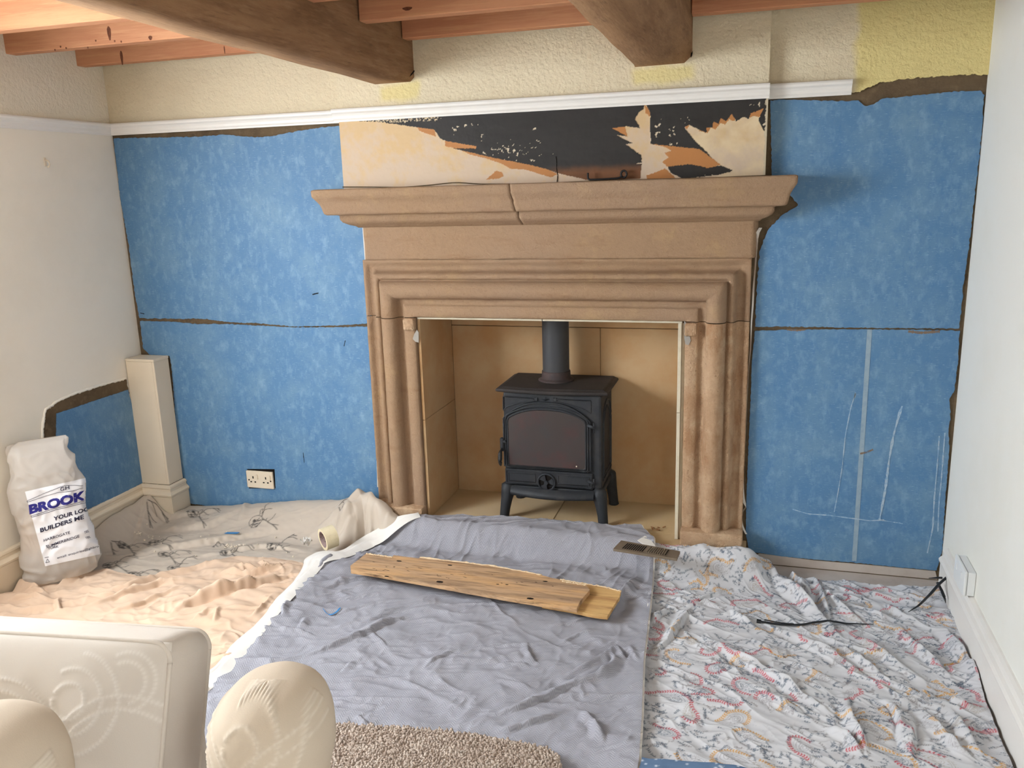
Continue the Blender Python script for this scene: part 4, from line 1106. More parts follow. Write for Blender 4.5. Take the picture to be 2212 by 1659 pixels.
# thrown-up hump against the left jamb
hx_, hy_ = -1.655, -0.155
ridge_d, _, rt2 = poly_dist(X, Y, np.array([(-1.735, -0.150), (-1.700, -0.105), (-1.650, -0.095), (-1.600, -0.125), (-1.545, -0.150), (-1.490, -0.150)]))
hts = np.interp(rt2, [0, 0.18, 0.38, 0.62, 0.85, 1.0], [0.085, 0.135, 0.150, 0.120, 0.075, 0.050])
hump = hts*np.exp(-(ridge_d/np.interp(rt2, [0, 0.4, 1], [0.060, 0.070, 0.046]))**3.2)
hump *= 1+0.05*fbm(X*16, Y*16, 44, 2)
for pa_, pb2, w_, h_ in (((-1.655, -0.15), (-1.72, -0.30), 0.012, -0.030), ((-1.66, -0.14), (-1.655, -0.27), 0.011, -0.028), ((-1.63, -0.15), (-1.56, -0.24), 0.012, -0.034), ((-1.70, -0.16), (-1.78, -0.24), 0.012, -0.02), ((-1.685, -0.17), (-1.69, -0.30), 0.010, 0.022), ((-1.63, -0.18), (-1.61, -0.28), 0.012, 0.020)):
    dd_, sd_, tt_ = poly_dist(X, Y, np.array([pa_, pb2])); hump = hump+h_*np.exp(-(dd_/w_)**2)*sstep(0, 0.25, tt_)*sstep(1, 0.6, tt_)
hump += 0.05*np.exp(-((X+1.745)/0.05)**2-((Y+0.20)/0.07)**2)
stag_folds = [([(250, 1206), (300, 1193), (356, 1181), (451, 1168), (527, 1153), (603, 1149), (650, 1145)], 0.045, 0.022, -1),
              ([(380, 1205), (451, 1195), (565, 1176), (641, 1183), (690, 1195)], 0.030, 0.014, -1),
              ([(310, 1143), (356, 1140), (451, 1136), (527, 1117), (540, 1105)], 0.050, 0.016, -1),
              ([(300, 1120), (420, 1118), (500, 1110)], 0.045, 0.015, -1),
              ([(660, 1165), (720, 1150), (770, 1130)], 0.035, 0.02, 1), ([(700, 1130), (740, 1118), (770, 1098)], 0.03, 0.012, 1),
              ([(288, 1180), (310, 1140), (345, 1100), (330, 1085)], 0.035, 0.022, 1), ([(520, 1140), (530, 1115), (535, 1100)], 0.02, 0.010, 1)]
Z = zb+hump+np.clip(folds(X, Y, stag_folds, 3), -0.004, 1)+0.004*np.clip(fbm(X*9, Y*14, 5, 3)+0.4, 0, 2)
Z += crumple(X, Y, 16, 0.3, 2.5, 0.004, 8)
Z = np.maximum(Z, 0.006)
ra = Raster(XS0-0.05, XS1+0.05, -1.05, 0.05, 0.002, (196, 182, 166))
ink = lin((62, 56, 52))
def stroke(pts, w=3.2, z=0.02, c=ink, op=0.88):
    P = smooth_line(fl(pts, z), max(8, 3*len(pts)), 1)
    ra.line(P, w*0.0014, c, op)
def antler(x, y, s, ang, head=True, flip=1):
    """sketchy stag's head and antler in pixel units around x, y"""
    ca, sa = math.cos(ang), math.sin(ang)
    T = lambda p: (x+s*(p[0]*ca-p[1]*sa*flip), y+s*0.62*(p[0]*sa+p[1]*ca*flip))
    if head:
        q_ = np.random.default_rng(int(x*7+y))
        for k in range(26):          # hatched head
            r_ = math.sqrt(q_.random()); t_ = q_.random()*6.283
            hx2, hy2 = -13+12.5*r_*math.cos(t_), 1+8.5*r_*math.sin(t_); a_ = 0.2+q_.normal()*0.5
            stroke([T((hx2-3*math.cos(a_), hy2-3*math.sin(a_))), T((hx2, hy2+0.6)), T((hx2+3*math.cos(a_), hy2+3*math.sin(a_)))], 2.0, op=0.75)
        stroke([T((-25, 2)), T((-22, 8)), T((-12, 10)), T((0, 5)), T((3, 0)), T((-2, -6)), T((-12, -9)), T((-23, -6)), T((-25, 2))], 2.2)
        stroke([T((-15, -2)), T((-13, -4)), T((-11, -1)), T((-14, 1)), T((-15, -2))], 3.4)
        stroke([T((0, -6)), T((4, -12)), T((9, -11)), T((4, -5))], 2.4); stroke([T((1, 4)), T((6, 8)), T((10, 6))], 2.4)
    stroke([T((2, -2)), T((10, -8)), T((16, -16)), T((28, -20)), T((44, -21))], 3.0)
    stroke([T((28, -20)), T((40, -17)), T((48, -10))], 2.6); stroke([T((40, -21)), T((49, -16))], 2.4)
    stroke([T((2, 2)), T((8, 12)), T((14, 20)), T((20, 30))], 3.0); stroke([T((14, 20)), T((24, 26))], 2.4); stroke([T((8, 12)), T((18, 12)), T((26, 8))], 2.4)
    stroke([T((10, -8)), T((18, -6)), T((24, -2))], 2.2)
for a in ((430, 1120, 0.95, 0.25), (566, 1136, 1.15, -0.35), (668, 1098, 0.8, 1.0, False), (347, 1168, 1.0, -0.1), (365, 1195, 0.95, 0.15), (600, 1176, 0.95, -0.25), (500, 1192, 1.0, 0.0),
          (322, 1122, 0.85, 0.5, False), (248, 1216, 1.1, -0.2), (385, 1220, 1.0, -0.35), (278, 1178, 0.9, 0.2), (420, 1216, 0.8, 0.9, False), (706, 1108, 0.8, 0.3), (735, 1145, 0.8, 0.2, False), (300, 1236, 0.9, 0.1),
          (470, 1168, 0.55, 1.2, False), (640, 1215, 0.8, 0.6, False), (240, 1178, 0.8, 0.4, False)):
    antler(*a)
stag = grid_mesh('oilcloth', np.stack([X, Y, Z], -1), M['print_oilcloth'], None, True, ra.sample(X, Y))
tag(stag, 'beige oilcloth with black stag head sketches spread along the back wall', 'floor covering')

# ------------------------------------------------------------------ peach cotton sheet in front of it
res = 0.0045
bot = fl([(-330, 1560), (0, 1530), (300, 1560), (560, 1640)], 0.01)
bot = np.array([(-2.86, -1.75), (-2.4, -1.80), (-1.95, -1.80), (-1.60, -1.72)])
topb = np.array([(-2.862, -0.86), *[tuple(q) for q in fl([(60, 1262), (130, 1262), (180, 1238), (225, 1230), (300, 1246), (345, 1242), (430, 1220), (505, 1203), (590, 1206), (650, 1216), (690, 1235)], 0.02)]])
leftb = np.array([(-2.86, -1.75), (-2.862, -1.3), (-2.862, -0.86)])
rightb = np.array([(-1.60, -1.72), *[tuple(q) for q in fl([(500, 1440), (560, 1375), (620, 1310), (665, 1270), (690, 1235)], 0.02)]])
Q = coons(bot, topb, leftb, rightb, int(1.35/res), int(1.15/res)); X, Y = Q[..., 0], Q[..., 1]
cf = [([(140, 1280), (190, 1272), (234, 1284), (285, 1275), (342, 1249), (427, 1225), (506, 1208)], 0.018, 0.020, 1),
      ([(150, 1288), (234, 1293), (300, 1278), (360, 1252)], 0.010, 0.012, 1),
      ([(170, 1324), (253, 1297), (348, 1265), (411, 1256), (450, 1250)], 0.020, 0.022, -1),
      ([(190, 1335), (285, 1316), (360, 1285), (430, 1262)], 0.018, 0.014, -1),
      ([(350, 1342), (402, 1314), (456, 1298), (519, 1281), (601, 1256), (650, 1240)], 0.030, 0.045, -1),
      ([(448, 1252), (470, 1246), (484, 1238), (500, 1240), (538, 1246), (600, 1230), (649, 1221)], 0.014, 0.022, -1),
      ([(500, 1215), (540, 1230), (580, 1232), (645, 1214)], 0.010, 0.013, 1), ([(520, 1228), (570, 1238), (645, 1226)], 0.009, 0.011, -1),
      ([(560, 1210), (575, 1225), (610, 1228)], 0.010, 0.014, 1), ([(520, 1214), (530, 1240), (545, 1252)], 0.009, 0.012, 1),
      ([(120, 1270), (150, 1255), (177, 1241), (215, 1232)], 0.016, 0.024, 1), ([(130, 1290), (128, 1310), (132, 1330)], 0.014, 0.018, 1),
      ([(0, 1268), (40, 1262), (80, 1275), (110, 1300)], 0.025, 0.025, 1), ([(0, 1300), (60, 1296), (120, 1302)], 0.018, 0.016, -1), ([(20, 1285), (70, 1282), (100, 1290)], 0.012, 0.01, -1),
      ([(410, 1345), (440, 1330), (455, 1318)], 0.012, 0.012, 1), ([(462, 1350), (468, 1330), (475, 1318)], 0.011, 0.013, 1), ([(540, 1340), (570, 1310), (590, 1290)], 0.012, 0.010, 1),
      ([(395, 1290), (430, 1300), (445, 1306)], 0.01, 0.008, 1)]
cf = [(p_, w_*0.85, h_*1.5, l_) for p_, w_, h_, l_ in cf]
Z = 0.020+np.clip(folds(X, Y, cf, 9), -0.008, 1)+crumple(X, Y, 7, 0.55, 3.4, 0.020, 31, 1.8, 0.5)+crumple(X, Y, 14, 0.5, 2.8, 0.012, 33, 1.9, 0.5)+crumple(X, Y, 20, -0.5, 2.0, 0.006, 34, 1.8, 0.6)
Z += 0.016*np.clip(fbm(X*5, Y*9, 35, 3), -0.3, 1)+hearth_base(X, Y)*0.3
Z = np.maximum(Z, 0.012)
ed = sstep(0.0, 0.03, np.linspace(1, 0, X.shape[1]))[None]
Z = Z*ed+(1-ed)*(0.022+0.012*np.abs(perlin(X*14, Y*14, 3))+hearth_base(X, Y)*0.2)
sheet = grid_mesh('cotton_sheet', np.stack([X, Y, Z], -1), M['cotton'])
tag(sheet, 'crumpled peach cotton dust sheet between the oilcloth and the armchair', 'dust sheet')

# ------------------------------------------------------------------ grey herringbone throw over the hearth edge
res = 0.0042
GL = [(690, 1190), (680, 1240), (658, 1272), (600, 1335), (545, 1400), (480, 1465)]
bot = np.array([(-1.62, -1.95), (-1.2, -1.98), (-0.7, -1.98), (-0.235, -1.95)])
topb = np.array([tuple(at(a, b, z=HZ)[:2]) for a, b in ((905, 1131), (960, 1124), (1020, 1128), (1100, 1132), (1180, 1137), (1240, 1142), (1300, 1148), (1385, 1150))])
leftb = np.concatenate([np.array([(-1.62, -1.95), (-1.66, -1.5)]), fl([(480, 1460), (545, 1392), (605, 1330), (655, 1268), (690, 1235)], 0.02), np.array([at(735, 1200, z=0.06)[:2], at(800, 1160, z=0.08)[:2], at(860, 1140, z=HZ)[:2], tuple(topb[0])])])
rightb = np.concatenate([np.array([(-0.235, -1.95)]), fl([(1380, 1659), (1386, 1560), (1390, 1440), (1403, 1330), (1409, 1270), (1412, 1218)], 0.02), [topb[-1]]])
Q = coons(bot, topb, leftb, rightb, int(1.45/res), int(1.95/res)); X, Y = Q[..., 0], Q[..., 1]
gf = [([(560, 1445), (594, 1438), (650, 1425), (711, 1410), (784, 1381), (847, 1346), (915, 1330), (960, 1325)], 0.022, 0.024, -1),
      ([(620, 1460), (680, 1440), (740, 1430)], 0.018, 0.010, -1),
      ([(905, 1462), (930, 1442), (951, 1430), (1000, 1410)], 0.012, 0.013, -1),
      ([(630, 1335), (657, 1326), (720, 1306), (824, 1290), (880, 1280)], 0.014, 0.013, -1), ([(680, 1350), (756, 1325), (830, 1308), (900, 1300)], 0.012, 0.011, -1),
      ([(700, 1372), (760, 1352), (802, 1340), (892, 1317), (960, 1306)], 0.013, 0.012, -1), ([(760, 1362), (850, 1330), (940, 1318)], 0.012, 0.009, -1),
      ([(650, 1312), (700, 1296), (790, 1272), (830, 1268)], 0.012, 0.010, -1),
      ([(612, 1356), (614, 1336), (622, 1322), (640, 1315)], 0.013, 0.014, 1), ([(640, 1380), (660, 1350), (700, 1335)], 0.018, 0.010, 1), ([(600, 1370), (650, 1372), (690, 1385)], 0.016, 0.010, 1),
      ([(1139, 1392), (1142, 1420), (1152, 1436), (1175, 1447)], 0.014, 0.014, 1), ([(1000, 1410), (1060, 1404), (1140, 1398), (1200, 1390)], 0.010, 0.007, 1),
      ([(1190, 1470), (1240, 1484), (1290, 1470), (1330, 1440), (1316, 1390)], 0.020, 0.022, 1), ([(1200, 1478), (1260, 1450), (1310, 1420), (1350, 1385)], 0.016, 0.016, 1),
      ([(1020, 1556), (1080, 1550), (1118, 1543), (1172, 1520), (1230, 1492), (1300, 1470)], 0.018, 0.022, -1),
      ([(1235, 1538), (1260, 1545), (1290, 1580), (1310, 1625)], 0.016, 0.020, 1), ([(1040, 1592), (1100, 1586), (1165, 1570), (1236, 1538)], 0.018, 0.018, -1),
      ([(1312, 1372), (1318, 1340), (1335, 1299), (1371, 1262), (1385, 1235)], 0.020, 0.022, 1), ([(1330, 1400), (1345, 1420), (1352, 1440)], 0.014, 0.016, 1), ([(1355, 1400), (1370, 1430), (1385, 1445)], 0.012, 0.012, -1),
      ([(1040, 1445), (1110, 1440), (1170, 1452)], 0.012, 0.007, 1), ([(1060, 1470), (1100, 1480), (1160, 1500)], 0.012, 0.007, 1), ([(1180, 1360), (1240, 1352), (1300, 1330)], 0.014, 0.012, -1), ([(1200, 1400), (1250, 1376), (1300, 1366)], 0.014, 0.012, -1),
      ([(790, 1360), (830, 1400), (850, 1420)], 0.014, 0.008, 1), ([(860, 1400), (900, 1380), (950, 1372)], 0.012, 0.008, 1), ([(730, 1470), (760, 1440), (790, 1425)], 0.012, 0.006, 1),
      ([(670, 1258), (700, 1235), (729, 1217), (765, 1195), (800, 1180)], 0.026, 0.030, -1), ([(690, 1290), (730, 1268), (780, 1255), (830, 1258)], 0.022, 0.020, -1), ([(740, 1235), (770, 1225), (800, 1205)], 0.018, 0.02, 1),
      ([(790, 1200), (815, 1172), (840, 1152), (906, 1128), (940, 1124)], 0.020, 0.030, 1), ([(850, 1172), (880, 1156), (960, 1150)], 0.015, 0.014, -1),
      ([(1200, 1132), (1215, 1140), (1240, 1165), (1262, 1186)], 0.014, 0.030, 1), ([(1250, 1170), (1290, 1176), (1330, 1165)], 0.014, 0.016, -1), ([(950, 1153), (1010, 1158), (1070, 1150), (1130, 1165)], 0.014, 0.010, -1),
      ([(700, 1520), (780, 1530), (850, 1535)], 0.01, 0.006, 1), ([(770, 1550), (790, 1570), (800, 1580)], 0.012, 0.012, 1)]
hb = hearth_base(X, Y)
gath = crumple(X, Y, 17, 1.45, 3.0, 0.010, 61)*sstep(-0.75, -0.5, Y)*sstep(-0.02, -0.16, Y)
Z = 0.030+hb+np.clip(folds(X, Y, gf, 19), -0.006, 1)+gath+crumple(X, Y, 11, 0.38, 2.6, 0.009, 63, 1.7, 0.6)+crumple(X, Y, 22, 0.7, 1.8, 0.0055, 64, 1.6, 0.7)+crumple(X, Y, 9, -0.5, 2.4, 0.006, 66, 1.6, 0.7)
Z += 0.010*fbm(X*6, Y*6, 65, 3)
under = sstep(-1.50, -1.66, X)*sstep(-1.3, -0.9, Y)*0.02
Z += under+0.014*sstep(-0.40, -0.25, X)
Z = np.maximum(Z, 0.026+0.9*hb)
# straight fold creases pressed into the cloth
for pts in ([(690, 1508), (930, 1514)], [(1225, 1502), (1378, 1505)], [(950, 1308), (1200, 1308)]):
    P = fl(pts, 0.03); D, sd, t = poly_dist(X, Y, P); Z += 0.004*np.exp(-(D/0.006)**2)*sstep(0, 0.1, t)*sstep(1, 0.9, t)
throw = thing('herringbone_throw', 'grey herringbone cotton throw spread in front of the stove', 'throw', (-0.95, -0.9, 0.0))
grid_mesh('woven_cloth', np.stack([X, Y, Z], -1), M['grey_cloth'], throw)
GX_, GY_, GZ_ = X, Y, Z
# white lining that shows along the left edge and as a sliver on the right
L1 = np.stack([X[0], Y[0], Z[0]], -1)
n = len(L1)
kern = np.ones(31)/31
L1[:, 2] = np.convolve(np.pad(np.maximum(Z[0], Z[6]), 15, 'edge'), kern, 'valid')
tt = np.linspace(0, 1, n)
T = np.gradient(L1[:, :2], axis=0); T /= np.linalg.norm(T, axis=1)[:, None]
Nn = np.stack([-T[:, 1], T[:, 0]], 1)
wid = 0.012+0.040*np.clip(0.35+1.1*np.array([perlin(v*9, 2.0) for v in tt]), 0.1, 1.2)+0.045*np.exp(-((tt-0.76)/0.035)**2)+0.040*np.exp(-((tt-0.90)/0.05)**2)
wid *= sstep(1.0, 0.95, tt)
rowsL = []
for k, s in enumerate(np.linspace(-0.03, 1.0, 12)):
    w = wid*s if s > 0 else np.full(n, s)
    p = L1.copy(); p[:, :2] += Nn*w[:, None]
    zfl = 0.052+hearth_base(p[:, 0], p[:, 1])*0.9
    p[:, 2] = np.where(True, L1[:, 2]*(1-max(s, 0)*0.35)+(0.35*max(s, 0))*zfl+(0.004 if s > 0 else -0.008), 0)+0.004*perlin(tt*18, tt*0+k*0.3, 5)+0.004
    rowsL.append(p)
grid_mesh('lining', np.array(rowsL), M['lining'], throw)['label'] = 'white lining showing along the left edge'
L2 = np.stack([X[-1], Y[-1], Z[-1]], -1)
r2 = []
for s in (-0.01, 0.003, 0.006):
    p = L2.copy(); p[:, 0] += s; p[:, 2] -= 0.004; r2.append(p)
grid_mesh('lining', np.array(r2), M['lining'], throw)
# turned-up white corner by the vent
q = lerp_poly([(1377, 1167), (1398, 1154), (1423, 1188), (1405, 1184)], z=HZ+0.035)
mesh('turned_corner', [q[0], q[1], q[2]+[0, 0, -0.004], q[3]+[0, 0, -0.006]]+[p-np.array([0, 0, 0.002]) for p in (q[0], q[1], q[2]+[0, 0, -0.004], q[3]+[0, 0, -0.006])], [(0, 1, 2, 3), (7, 6, 5, 4), (0, 4, 5, 1), (1, 5, 6, 2), (2, 6, 7, 3), (3, 7, 4, 0)], M['lining'], throw)

# ------------------------------------------------------------------ paisley sheet on the right
res = 0.0022
bot = np.array([(-0.275, -1.60), (0.1, -1.62), (0.45, -1.62), (0.700, -1.58)])
topb = np.array([tuple(at(1385, 1158, z=HZ)[:2]), *[tuple(at(a, b, z=0.09)[:2]) for a, b in ((1430, 1178), (1500, 1190), (1560, 1180), (1600, 1180), (1632, 1196))], *[tuple(at(a, b, z=0.03)[:2]) for a, b in ((1690, 1212), (1740, 1240), (1780, 1248), (1830, 1244), (1870, 1240), (1930, 1248), (1980, 1250), (2030, 1246))], (0.706, -0.13)])
topb[:, 1] = np.minimum(topb[:, 1], -0.122); topb[-9:, 1] = np.minimum(topb[-9:, 1], -0.03)
leftb = np.array([(-0.275, -1.60), (-0.285, -1.3), (-0.30, -1.05), (-0.33, -0.8), (-0.36, -0.5), (-0.385, -0.28), tuple(topb[0])])
rightb = np.array([(0.700, -1.58), (0.702, -1.1), (0.704, -0.6), (0.706, -0.3), (0.706, -0.13)])
Q = coons(bot, topb, leftb, rightb, int(1.06/res), int(1.52/res)); X, Y = Q[..., 0], Q[..., 1]
pf = [([(1600, 1325), (1640, 1340), (1713, 1371), (1793, 1409), (1876, 1463), (1920, 1490)], 0.020, 0.026, 1),
      ([(1440, 1345), (1469, 1356), (1568, 1400), (1694, 1468), (1751, 1510), (1808, 1550), (1850, 1580)], 0.020, 0.026, 1),
      ([(1600, 1185), (1606, 1192), (1640, 1215), (1675, 1248), (1735, 1292), (1789, 1346), (1830, 1402)], 0.026, 0.048, 1),
      ([(1640, 1198), (1690, 1222), (1730, 1260), (1770, 1300)], 0.022, 0.030, -1),
      ([(1748, 1226), (1760, 1250), (1781, 1295), (1795, 1350)], 0.016, 0.026, 1),
      ([(1770, 1260), (1810, 1300), (1850, 1335), (1900, 1365)], 0.014, 0.018, 1),
      ([(1785, 1375), (1830, 1405), (1876, 1436), (1933, 1482)], 0.016, 0.026, 1), ([(1819, 1356), (1876, 1386), (1941, 1436), (1987, 1463), (2020, 1490)], 0.018, 0.022, 1),
      ([(1937, 1340), (1964, 1379), (2017, 1425), (2074, 1485)], 0.020, 0.026, 1), ([(2010, 1340), (2050, 1370), (2074, 1402), (2112, 1463), (2147, 1531)], 0.022, 0.030, 1),
      ([(1397, 1418), (1446, 1379), (1477, 1333), (1500, 1300)], 0.018, 0.028, -1), ([(1400, 1350), (1430, 1325), (1470, 1308)], 0.016, 0.02, -1), ([(1412, 1280), (1450, 1292), (1496, 1302), (1537, 1287), (1600, 1272)], 0.016, -0.018, 1),
      ([(1420, 1260), (1470, 1235), (1530, 1225), (1590, 1240)], 0.035, 0.022, 1), ([(1500, 1205), (1560, 1190), (1610, 1200)], 0.025, 0.03, 1), ([(1545, 1200), (1580, 1210), (1605, 1230)], 0.018, 0.02, 1),
      ([(1834, 1490), (1830, 1515), (1836, 1545), (1857, 1584), (1876, 1640)], 0.018, 0.030, 1), ([(1895, 1498), (1925, 1520), (1941, 1545), (1945, 1580), (1949, 1620)], 0.018, 0.028, -1), ([(1955, 1520), (1968, 1550), (1971, 1590), (1966, 1655)], 0.018, 0.024, 1),
      ([(1985, 1520), (2010, 1550), (2040, 1588), (2080, 1625), (2116, 1655)], 0.018, 0.026, 1), ([(2046, 1520), (2070, 1560), (2093, 1596), (2131, 1650)], 0.018, 0.024, 1), ([(2050, 1500), (2060, 1520), (2090, 1530), (2110, 1528)], 0.014, 0.022, -1),
      ([(1760, 1556), (1800, 1575), (1834, 1592), (1870, 1640)], 0.016, 0.024, 1), ([(1880, 1500), (1930, 1515), (1990, 1505), (2030, 1480)], 0.018, 0.018, 1),
      ([(1580, 1470), (1640, 1490), (1720, 1530), (1760, 1555)], 0.02, 0.012, 1), ([(1400, 1500), (1460, 1520), (1540, 1530), (1620, 1545)], 0.024, 0.012, 1), ([(1430, 1560), (1480, 1545), (1520, 1560)], 0.02, 0.010, 1),
      ([(1540, 1330), (1580, 1320), (1620, 1345), (1640, 1360)], 0.018, 0.020, 1), ([(1470, 1310), (1520, 1300), (1570, 1312)], 0.016, 0.020, -1), ([(1850, 1300), (1900, 1330), (1960, 1345)], 0.015, 0.016, 1), ([(1900, 1290), (1950, 1330), (1990, 1345)], 0.012, 0.014, 1),
      ([(1650, 1440), (1720, 1470), (1790, 1500)], 0.016, 0.010, 1), ([(1700, 1420), (1760, 1450), (1830, 1480)], 0.014, 0.010, 1)]
hb = hearth_base(X, Y)
lump = 0.055*np.exp(-((X-(-0.02))/0.09)**2-((Y+0.19)/0.06)**2)+0.03*np.exp(-((X+0.16)/0.10)**2-((Y+0.24)/0.07)**2)
Z = 0.014+hb*0.9+lump+np.clip(folds(X, Y, pf, 41), -0.02, 1)+crumple(X, Y, 12, -0.62, 3.2, 0.009, 71, 2.2, 0.5)+crumple(X, Y, 24, -0.4, 2.2, 0.0045, 72, 2.0, 0.6)
Z += 0.012*np.clip(fbm(X*6, Y*8, 75, 3), -0.5, 1)+0.012*sstep(0.45, 0.68, X)*np.clip(0.5+perlin(X*9, Y*6, 6), 0, 1)
Z = np.maximum(Z, 0.008+0.9*hb)
Z *= (1-0.75*sstep(-0.33, -0.375, X)*sstep(-0.27, -0.33, Y)) if False else 1.0
tuck = sstep(0.03, 0.0, np.linspace(0, 1, X.shape[0]))[:, None]
Z = Z*(1-tuck)+(0.014+0.9*hb)*tuck
Rr = Raster(-0.55, 1.10, -1.95, 0.10, 0.0015, (208, 208, 211))
RX0, RX1, RY0, RY1 = -0.55, 1.10, -1.95, 0.10
cR, cY, cN, cG, cT = lin((184, 52, 66)), lin((206, 150, 54)), lin((66, 84, 104)), lin((138, 132, 134)), lin((158, 144, 126))
rn = random.Random(5)
motifs = []
tries = 0
while len(motifs) < 260 and tries < 14000:
    tries += 1
    p = (rn.uniform(RX0, RX1), rn.uniform(RY0, RY1)); s = rn.choice((0.036, 0.042, 0.050, 0.058))
    if all(math.hypot(p[0]-q[0], p[1]-q[1]) > 0.84*(s+q[2]) for q in motifs): motifs.append((*p, s))
def teardrop(cx, cy, s, a, flip, k=1.0, n=40):
    out = []
    for i in range(n+1):
        t = 2*math.pi*i/n
        x = math.cos(t); y = math.sin(t)*0.62
        x += 0.55*max(0, x)**2.2; y *= (1-0.55*max(0, math.cos(t)))
        y += 0.42*max(0, x-0.2)**2
        x *= k*s; y *= k*s*flip
        out.append((cx+x*math.cos(a)-y*math.sin(a), cy+x*math.sin(a)+y*math.cos(a)))
    return np.array(out)
mask_c = []
for i, (mx, my, s) in enumerate(motifs):
    a = rn.choice((0.5, -0.6, 2.2, -2.5, 0.1, 3.0))+rn.uniform(-0.35, 0.35); fl_ = rn.choice((1, -1))
    c = rn.choice((cR, cR, cY))
    g = rn.choice((cG, cG, cN, cT))
    for k in (0.42, 0.60):
        Rr.line(teardrop(mx, my, s, a, fl_, k), 0.0014, g, 0.7)
    P = teardrop(mx, my, s, a, fl_, 0.74, 90)
    for q in P[::2]: Rr.seg(q, q, 0.0020, 0.0020, g, 0.7)
    for r_ in (0.10, 0.2): Rr.line(np.array([(mx-0.1*s*math.cos(a)+r_*s*math.cos(t), my-0.1*s*math.sin(a)+r_*s*math.sin(t)) for t in np.linspace(0, 2*math.pi, 14)]), 0.0013, g, 0.7)
    for t in np.linspace(0, 2*math.pi, 9)[:-1]:
        Rr.leaf((mx+0.22*s*math.cos(t), my+0.22*s*math.sin(t)), t, 0.14*s, 0.0022, g, 0.7)
    # chevron leaves along part of the outline
    P = teardrop(mx, my, s, a, fl_, 1.0, 240)
    sl = np.concatenate([[0], np.cumsum(np.linalg.norm(np.diff(P, axis=0), axis=1))])
    st0 = rn.uniform(0, 0.5)*sl[-1]; ln = rn.uniform(0.32, 0.55)*sl[-1]
    d = st0
    while d < st0+ln:
        e = d % sl[-1]
        q = (np.interp(e, sl, P[:, 0]), np.interp(e, sl, P[:, 1])); q2 = (np.interp((e+0.002) % sl[-1], sl, P[:, 0]), np.interp((e+0.002) % sl[-1], sl, P[:, 1]))
        th = math.atan2(q2[1]-q[1], q2[0]-q[0])
        for sg in (0.85, -0.85): Rr.leaf(q, th+sg, 0.0092, 0.0042, c, 0.95)
        d += 0.0078
    mask_c.append((mx, my, s*1.02))
mc = np.array(mask_c)
for k in range(6500):
    p = [rn.uniform(RX0, RX1), rn.uniform(RY0, RY1)]
    if (np.hypot(mc[:, 0]-p[0], mc[:, 1]-p[1]) < mc[:, 2]*0.70).any(): continue
    if perlin(p[0]*6+3, p[1]*6, 90) > 0.28: continue
    th = rn.uniform(0, 6.28); cu = rn.uniform(-40, 40); cc = cN if rn.random() < 0.7 else cG
    L = rn.uniform(0.012, 0.030); d = 0
    while d < L:
        q = (p[0]+0.006*math.cos(th), p[1]+0.006*math.sin(th))
        Rr.seg(p, q, 0.0011, 0.0011, cc, 0.6)
        for sg in (0.85, -0.85):
            if rn.random() < 0.8: Rr.leaf(q, th+sg, rn.uniform(0.005, 0.0072), 0.0027, cc, 0.85)
        p = q; th += cu*0.006; d += 0.006
for k in range(3000):
    p = (rn.uniform(RX0, RX1), rn.uniform(RY0, RY1))
    if perlin(p[0]*6+3, p[1]*6, 90) > 0.25: Rr.seg(p, p, 0.0035, 0.0035, lin((184, 187, 192)), 0.8)
def unrolled(X, Y, Z):
    """flat cloth coordinates of a wrinkled sheet, so that the print does not stretch on the folds"""
    def run(a, b, c, ax):
        d = np.sqrt(np.diff(a, axis=ax)**2+np.diff(b, axis=ax)**2+np.diff(c, axis=ax)**2)
        z = np.zeros_like(np.take(d, [0], axis=ax))
        return np.concatenate([z, np.cumsum(d, axis=ax)], axis=ax)
    U = run(X, Y, Z, 0); V = run(X, Y, Z, 1)
    flat_u = run(X, Y, Z*0, 0); flat_v = run(X, Y, Z*0, 1)
    return X+0.85*(U-flat_u), Y+0.85*(V-flat_v)-1e-9
UX, UY = unrolled(X, Y, Z)
pais = grid_mesh('paisley_sheet', np.stack([X, Y, Z], -1), M['print_cotton'], None, True, Rr.sample(UX, UY-0.28))
tag(pais, 'white cotton sheet with red, mustard and navy paisley print covering the right floor', 'dust sheet')
PX_, PY_, PZ_ = X, Y, Z

# blue floral cloth at the lower edge of the picture
res = 0.003
bot = np.array([(-0.255, -1.62), (-0.1, -1.63), (0.05, -1.62)]); topb = fl([(1388, 1640), (1450, 1646), (1520, 1650), (1590, 1657), (1640, 1668)], 0.04)
Q = coons(bot, topb, np.array([bot[0], topb[0]]), np.array([bot[-1], topb[-1]]), int(0.3/res), int(0.26/res)); X, Y = Q[..., 0], Q[..., 1]
Rb = Raster(-0.35, 0.15, -1.7, -1.2, 0.0015, (96, 118, 146))
for k in range(420):
    p = (rn.uniform(-0.35, 0.15), rn.uniform(-1.7, -1.2)); a0 = rn.uniform(0, 6)
    for j in range(5): Rb.leaf(p, a0+j*1.256, 0.0045, 0.0026, lin((206, 214, 226)), 0.9)
    if k % 2: Rb.leaf((p[0]+0.008, p[1]+0.004), a0, 0.006, 0.002, lin((180, 194, 212)), 0.8)
Z = 0.052+0.006*fbm(X*10, Y*14, 3, 3)+crumple(X, Y, 14, 0.2, 2.4, 0.006, 82)
Z[:, -3:] -= np.array([0.002, 0.006, 0.014]); Z[-4:, :] -= np.array([0.001, 0.004, 0.009, 0.016])[:, None]
fcl = grid_mesh('floral_cloth', np.stack([X, Y, Z], -1), M['print_cotton'], None, True, Rb.sample(X, Y))
tag(fcl, 'blue cloth with small white flowers over the near edge of the paisley sheet', 'cloth')

